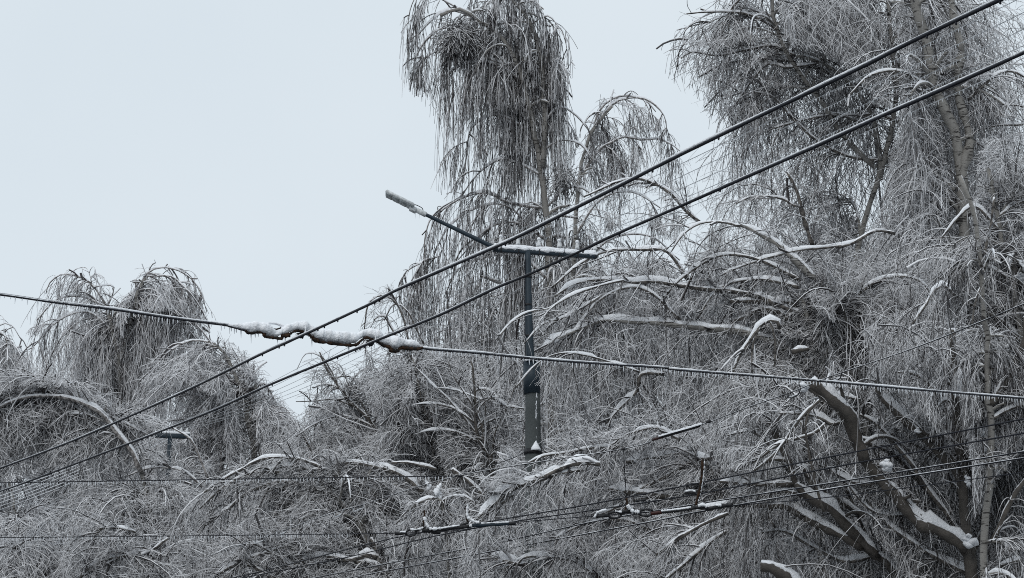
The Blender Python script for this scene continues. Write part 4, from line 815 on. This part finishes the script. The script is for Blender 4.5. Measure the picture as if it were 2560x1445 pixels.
# drooping loop of thin cable under the arm
MB().tube(catmull([a0 * .35 + a1 * .65 + up3 * .25 - an * .03, PH(1412, 625, AH - .1), PH(1398, 650, AH - .25), PH(1380, 655, AH - .28), PH(1374, 640, AH - .15)], n=8), .006, 6).build('cable_loop', M['cable_black'], pole)
# band, cone of snow on it, and bracket
MB().tube([vert(1332, 1124), vert(1332, 1136)], pr(46), 24).build('band', M['hardware'], pole)
bc = vert(1339, 1128) + np.array([0, -.12, 0])
MB().tube([bc + up3 * z for z in (-.01, .01, .08, .14, .19)], [.09, .10, .06, .028, .004], 14).build('snow_cone', M['snow'], pole)
MB().tube([vert(1313, 905) + (0, -.14, 0), vert(1330, 902) + (0, -.18, 0), vert(1345, 905) + (0, -.14, 0)], [.03, .05, .03], 10, ell=.6).build('collar_snow', M['snow'], pole)

# the far lamp pole and its crossarm behind the left birches
fp = PH(425, 1090, AH); fg = np.array([fp[0], fp[1], 0])
fpole = thing('lamp_pole', 'far pole at left, only its short snowy crossarm showing between twigs', 'lamp pole', fg)
MB().tube(straight(fg, fp, 12), np.linspace(.16, .06, 12), 16).build('shaft', M['steel_dark'], fpole)
fa0, fa1 = fp - ad * .42, fp + ad * .55
fc = MB().box((fa0 + fa1) / 2, an * .06, up3 * .06, (fa1 - fa0) / 2, .006).build('crossarm', M['steel_dark'], fpole)
MB().tube(straight(fa0 + up3 * .09, fa1 + up3 * .09, 16), .065, 10, ell=.7).build('snow', M['snow'], fc)
ftop = []
for k in range(6):
    b = fa0 * (1 - (k + .5) / 6) + fa1 * ((k + .5) / 6); ftop.append(b + up3 * .2)
    MB().tube([b + up3 * z for z in (.05, .12, .2, .26)], [.02, .045, .035, .012], 10).build('insulator', M['porcelain'], fpole)

# six line wires on the insulators
rend = [(2560, -48), (2530, 0), (2560, 25), (2560, 67), (2560, 108), (2560, 152)]
nm = ['first (leftmost)', 'second', 'third', 'fourth', 'fifth', 'sixth (rightmost)']
for k in range(6):
    e = PH(rend[k][0], rend[k][1], AH + .1); t_ = tops[k]; e = t_ + (e - t_) * 1.18
    pr_ = straight(t_, e, 50, .06); pl = straight(t_, ftop[k], 60, .42)
    w3 = PH(-60, 1258 + (k - 1) * 9.0, AH - .3); pf = straight(ftop[k], w3, 20, .15)
    root = thing('line_wire', 'thin iced line wire held by the %s insulator on the pole crossarm' % nm[k], 'wire', t_, 'thin line wires on the crossarm')
    wire_mesh(np.vstack([pr_[::-1], pl[1:]]), .0055, 5, .1).build('wire', M['iced_wire'], root)
    wire_mesh(pf, .011, 5, .1).build('wire', M['snow'], root)
    icicles(root, pr_, .075, .055, .0042, .9)

# trolley wires and horizontal iced wires
def wthing(label, pts, r, h=None, mat='cable_black', name='contact_wire', ic=None, snow=0.0, group='dark wires crossing low in the picture', step=.3):
    path = catmull([PH(*p, h) if len(p) == 2 else P(*p) for p in pts], step=step)
    root = thing(name, label, 'wire', path[len(path) // 2], group)
    wire_mesh(path, r, 6, .05).build('wire', M[mat], root)
    if snow: MB().tube(path + up3 * r * .9, r * snow * np.clip(1 + .35 * rng.normal(size=len(path)), .3, 2), 5).build('snow', M['snow'], root)
    if ic: icicles(root, path, *ic)
    return root, path
wthing('topmost dark wire of the fan at lower right, running down behind the left black clamp', [(2680, 1020), (2560, 1047), (2126, 1132), (1750, 1207), (1480, 1260), (1216, 1305), (981, 1346), (671, 1424), (560, 1450)], .0092, 5.85)
wthing('second dark wire of the fan, just under the topmost one', [(2680, 1062), (2560, 1083), (2126, 1160), (1750, 1234), (1480, 1276), (1292, 1303), (1080, 1342), (864, 1394), (600, 1446)], .0092, 5.85)
wthing('third dark wire of the fan, sloping to the bottom edge left of centre', [(2680, 1107), (2560, 1129), (2126, 1200), (1700, 1267), (1480, 1305), (1250, 1356), (1000, 1403), (785, 1445), (700, 1462)], .0092, 5.85, snow=.3)
wthing('lowest dark wire of the fan with a white snow line', [(2680, 1125), (2560, 1145), (2126, 1214), (1750, 1279), (1640, 1302), (1250, 1375), (1000, 1421), (867, 1446), (780, 1462)], .0092, 5.85, snow=.45)
wthing('faint thin wire near the bottom edge, right of the pole foot', [(1500, 1375), (1250, 1418), (1044, 1443), (950, 1455)], .005, 5.85)
wthing('upper horizontal iced wire with a fringe of icicles, from the left edge', [(-120, 1208), (0, 1207), (320, 1202), (640, 1197), (900, 1193), (1150, 1190)], .008, 6.3, ic=(.055, .058, .0062, .95))
wthing('thin wire from the fitting left of the pole up to its snowy band', [(1150, 1190), (1270, 1150), (1312, 1130)], .006, 6.6)
r_, pth = wthing('lower horizontal iced wire carrying both black clamp fittings', [(-120, 1345), (0, 1344), (340, 1341), (700, 1337), (985, 1333), (1130, 1327), (1290, 1306), (1490, 1290), (1620, 1280), (1840, 1263), (2100, 1240), (2560, 1181), (2680, 1165)], .0068, 5.85)
icicles(r_, pth[:int(len(pth) * .36)], .055, .058, .0062, .95)
r_, pth = wthing('thin rising wire with open wire links, from bottom left up past the snowy dark rod', [(120, 1480), (243, 1444), (415, 1427), (555, 1378), (650, 1347), (706, 1327), (837, 1281), (900, 1264), (1150, 1189), (1560, 1122), (1650, 1092), (1760, 1060), (1860, 1022), (1985, 978), (2080, 940), (2300, 865), (2560, 760)], .0058, 6.4, snow=.6)
for (u, v, l) in ((650, 1352, 15), (706, 1331, 15), (848, 1285, 12), (897, 1271, 15), (1985, 983, 17), (2090, 942, 16)):
    a = PH(u - l, v - 1, 6.4); b = PH(u + l, v - 13, 6.4); dn = up3 * -.07
    MB().tube(catmull([a, a * .85 + b * .15 + dn, a * .25 + b * .75 + dn, b], n=5), .0075, 7).build('wire_link', M['iced_wire'] if u < 1500 else M['hardware'], r_)
    MB().tube(catmull([a * .85 + b * .15 + dn * .86, a * .25 + b * .75 + dn * .86], n=6), .006, 6).build('link_snow', M['snow'], r_)
rod = straight(PH(1632, 1099, 6.4), PH(1752, 1064, 6.4), 24)
MB().tube(rod, .019 * np.r_[.4, np.ones(22), .4], 12).build('insulator_rod', M['hardware'], r_)
MB().tube(rod[:6] - up3 * .0, .0205, 12).build('rod_collar', M['maroon'], r_)
MB().tube(rod[3:] + up3 * .018, .019 * np.clip(1 + .25 * rng.normal(size=21), .5, 1.5), 9).build('rod_snow', M['snow'], r_)
for (u, v) in ((1150, 1190), (1559, 1122), (1771, 1054)): MB().box(PH(u, v, 6.4), (.03, 0, .004), (0, .02, 0), (0, 0, .018), .005).build('wire_grip', M['hardware'], r_)
# dropper and strut
d_ = thing('dropper_wire', 'thin twisted dropper hanging from the rising wire down to the right black clamp', 'wire', PH(1559, 1122, 6.4))
MB().tube(catmull([PH(1559, 1122, 6.4), PH(1561, 1170, 6.2), PH(1565, 1230, 6.0), PH(1567, 1282, 5.85)], n=10), .007, 6).build('wire', M['cable_black'], d_)
d_ = thing('strut', 'dark snow-flecked rod standing up from the clamp under the snowy dark rod', 'rod', P(1742, 1266, 22.5))
sp2 = catmull([P(1757, 1150, 22.5), P(1754, 1195, 22.5), P(1748, 1230, 22.5), P(1740, 1262, 22.5)], n=8)
MB().tube(sp2, .017 * np.clip(1 + .12 * rng.normal(size=len(sp2)), .6, 1.5), 9).build('rod', M['rust'], d_)
for i in range(2, len(sp2) - 2, 2): MB().tube([sp2[i] + (.016, -.008, 0), sp2[i] + (.018, -.008, .035), sp2[i] + (.014, -.008, .05)], [.008, .012, .004], 6).build('snow_fleck', M['snow'], d_)

# black clamp fittings on the lower wire
def Q1(x, y, dd=0.0): return P(960 + x / 6.095, 1200 + y / 6.095, 26.0 + dd)
def Q2(x, y, dd=0.0): return P(1450 + x / 4.983, 1040 + y / 4.983, 24.0 + dd)
def fit(root, Q, pts, r, name, mat='hardware', dd=0.0, sides=9, lump=.1):
    p = catmull([Q(x, y, dd) for x, y in pts], n=6); return MB().tube(p, r * np.clip(1 + lump * rng.normal(size=len(p)), .5, 1.6), sides).build(name, M[mat], root)
k1 = thing('wire_switch', 'long black clamp fitting caked with snow, on the lower wire left of the pole foot', 'wire fitting', Q1(900, 740))
fit(k1, Q1, [(165, 815), (350, 810)], .022, 'end_socket'); fit(k1, Q1, [(340, 790), (400, 755), (480, 775), (475, 830), (400, 855), (345, 825), (340, 790)], .013, 'shackle')
fit(k1, Q1, [(480, 780), (560, 740), (620, 725)], .018, 'link_arm'); fit(k1, Q1, [(580, 760), (740, 770), (1000, 735), (1330, 700)], .030, 'main_bar'); fit(k1, Q1, [(720, 790), (860, 790)], .03, 'lower_jaw')
fit(k1, Q1, [(1150, 700), (1230, 665), (1290, 650)], .016, 'link_arm'); fit(k1, Q1, [(1330, 695), (1600, 680), (1900, 665)], .025, 'insulator_bar', 'steel_dark'); fit(k1, Q1, [(1880, 665), (2010, 660)], .022, 'end_socket')
fit(k1, Q1, [(1290, 650), (1260, 600), (1250, 500), (1256, 400)], .013, 'upright_rod', 'rust'); fit(k1, Q1, [(600, 720), (600, 640), (615, 560), (620, 460)], .012, 'upright_rod', 'rust')
fit(k1, Q1, [(615, 560), (635, 640), (680, 720), (740, 745), (860, 735)], .020, 'snow', 'snow', -.05, 9, .3); fit(k1, Q1, [(860, 735), (1000, 712), (1150, 690)], .012, 'snow', 'snow', -.03, 9, .3)
fit(k1, Q1, [(1256, 370), (1275, 390), (1262, 480), (1275, 560), (1330, 610), (1400, 640), (1450, 645)], .016, 'snow', 'snow', -.04, 9, .3); fit(k1, Q1, [(240, 790), (330, 790)], .012, 'snow', 'snow', -.02, 8, .3)
fit(k1, Q1, [(1480, 660), (1700, 650), (1900, 640)], .009, 'snow', 'snow', -.02, 8, .4); fit(k1, Q1, [(400, 750), (460, 755), (540, 745), (600, 720)], .013, 'snow', 'snow', -.03, 8, .35); fit(k1, Q1, [(1300, 700), (1340, 690)], .02, 'snow', 'snow', -.03, 8, .2)
k2 = thing('wire_switch', 'snowy black clamp fitting with ribbed rod on the lower wire, right of the pole foot', 'wire fitting', Q2(900, 1200))
fit(k2, Q2, [(210, 1245), (350, 1240)], .025, 'end_socket'); fit(k2, Q2, [(350, 1215), (430, 1195), (510, 1215), (490, 1260), (400, 1270), (350, 1240), (350, 1215)], .015, 'shackle')
fit(k2, Q2, [(500, 1210), (600, 1180), (720, 1200)], .028, 'main_bar'); fit(k2, Q2, [(560, 1180), (585, 1100), (580, 1020)], .014, 'upright_rod', 'rust'); fit(k2, Q2, [(720, 1200), (800, 1165), (900, 1175), (880, 1235), (780, 1240), (730, 1215)], .015, 'shackle')
fit(k2, Q2, [(880, 1215), (1020, 1200)], .024, 'rod_collar', 'maroon')
pr2 = catmull([Q2(1010, 1200), Q2(1200, 1180), Q2(1380, 1155)], n=24); MB().tube(pr2, .017 + .007 * (np.arange(len(pr2)) % 3 == 0), 10).build('ribbed_rod', M['hardware'], k2)
MB().tube(pr2 + up3 * .016 - np.array([0, .012, 0]), .013 * np.clip(1 + .2 * rng.normal(size=len(pr2)), .5, 1.5), 8).build('snow', M['snow'], k2)
fit(k2, Q2, [(1340, 1160), (1450, 1140), (1600, 1150), (1750, 1130)], .024, 'main_bar'); fit(k2, Q2, [(1740, 1120), (1890, 1110)], .028, 'end_socket')
fit(k2, Q2, [(1310, 965), (1360, 960), (1450, 962)], .020, 'side_jaw'); fit(k2, Q2, [(1300, 940), (1380, 925), (1440, 940)], .012, 'snow', 'snow', -.02, 8, .25); fit(k2, Q2, [(690, 1060), (820, 1045)], .014, 'side_jaw')
fit(k2, Q2, [(590, 1110), (620, 1150), (670, 1190), (740, 1195)], .021, 'snow', 'snow', -.04, 9, .3); fit(k2, Q2, [(180, 1260), (220, 1200), (330, 1165)], .016, 'snow', 'snow', -.02, 9, .3); fit(k2, Q2, [(440, 1185), (520, 1195)], .012, 'snow', 'snow', -.03, 8, .3)
fit(k2, Q2, [(1470, 1120), (1530, 1105), (1580, 1130)], .020, 'snow', 'snow', -.03, 9, .25); fit(k2, Q2, [(1690, 1110), (1760, 1110)], .014, 'snow', 'snow', -.03, 9, .25)

# ------------------------------------------------------------------ house far behind and the ground
hx = P(790, 1040, 112); bz = hx[2] - 4.6
house = thing('house', 'far building with a brown-red pitched roof showing in the sky gap', 'house', (hx[0] + 4.5, hx[1], 0))
MB().box((hx[0] + 4.5, hx[1] + 5, bz / 2), (6.2, 0, 0), (0, 5, 0), (0, 0, bz / 2), .02).build('wall', M['render_wall'], house, smooth=False)
rx0, rx1, ry0, ry1 = hx[0] - 2.4, hx[0] + 11.4, hx[1] - .6, hx[1] + 10.6; rt = P(766, 1010, 112)[2]
rv = [(rx0, ry0, bz), (rx1, ry0, bz), (rx1, ry1, bz), (rx0, ry1, bz), (rx0 + 2.6, (ry0 + ry1) / 2, rt), (rx1 - 2.6, (ry0 + ry1) / 2, rt)]
rvl = [(x, y, z - .25) for x, y, z in rv[:4]]
MB().add(np.array(rv + rvl), np.array([[0, 1, 5, 4], [2, 3, 4, 5], [1, 2, 5, 5], [3, 0, 4, 4], [9, 8, 7, 6], [6, 7, 1, 0], [7, 8, 2, 1], [8, 9, 3, 2], [9, 6, 0, 3]])).build('roof', M['roof_tile'], house, smooth=False)
for s_ in range(4):
    for k in range(4):
        w_ = MB().box((hx[0] - .2 + 3.1 * k, hx[1] - .03, bz - 2.2 - 3.0 * s_), (.65, 0, 0), (0, .06, 0), (0, 0, .8), .02).build('window', M['lamp_grey'], house)
        MB().box((hx[0] - .2 + 3.1 * k, hx[1] - .10, bz - 2.2 - 3.0 * s_), (.55, 0, 0), (0, .012, 0), (0, 0, .7), .004).build('pane', M['window_glass'], w_)
plain('trodden_snow', (0.30, 0.31, 0.32), 0.9, 0.0, (0.45, 0.46, 0.48), .35)
plain('wet_asphalt', (0.035, 0.036, 0.038), 0.6, 0.0, (0.08, 0.082, 0.085), .8)
plain('kerb_stone', (0.20, 0.20, 0.20), 0.9)
gp = 600; g = MB().add(np.array([(-gp, -200, 0), (gp, -200, 0), (gp, 1500, 0), (-gp, 1500, 0)], float), np.array([[0, 1, 2, 3]])).build('ground', M['trodden_snow'], None, smooth=False); g['kind'] = 'structure'
ca, cb_ = PH(2500, 0, CABLE_H), PH(0, 1171, CABLE_H); dr = cb_ - ca; dr[2] = 0; dr = norm(dr); nr_ = np.array([-dr[1], dr[0], 0]); mid = (ca + cb_) / 2; mid[2] = 0
def strip(a, b_, z, name, mat):
    c = [mid + dr * s1 * 140 + nr_ * w_ + (0, 0, z) for s1, w_ in ((-1, a), (1, a), (1, b_), (-1, b_))]
    o = MB().add(np.array(c), np.array([[3, 2, 1, 0]])).build(name, M[mat], None, smooth=False); o['kind'] = 'structure'; return o
strip(-11, 9, .004, 'road', 'wet_asphalt')
for w_ in (-11.1, 9.1):
    o = MB().box(mid + nr_ * w_ + (0, 0, .06), dr * 140, nr_ * .1, (0, 0, .062), .02).build('kerb', M['kerb_stone'], None, smooth=False); o['kind'] = 'structure'
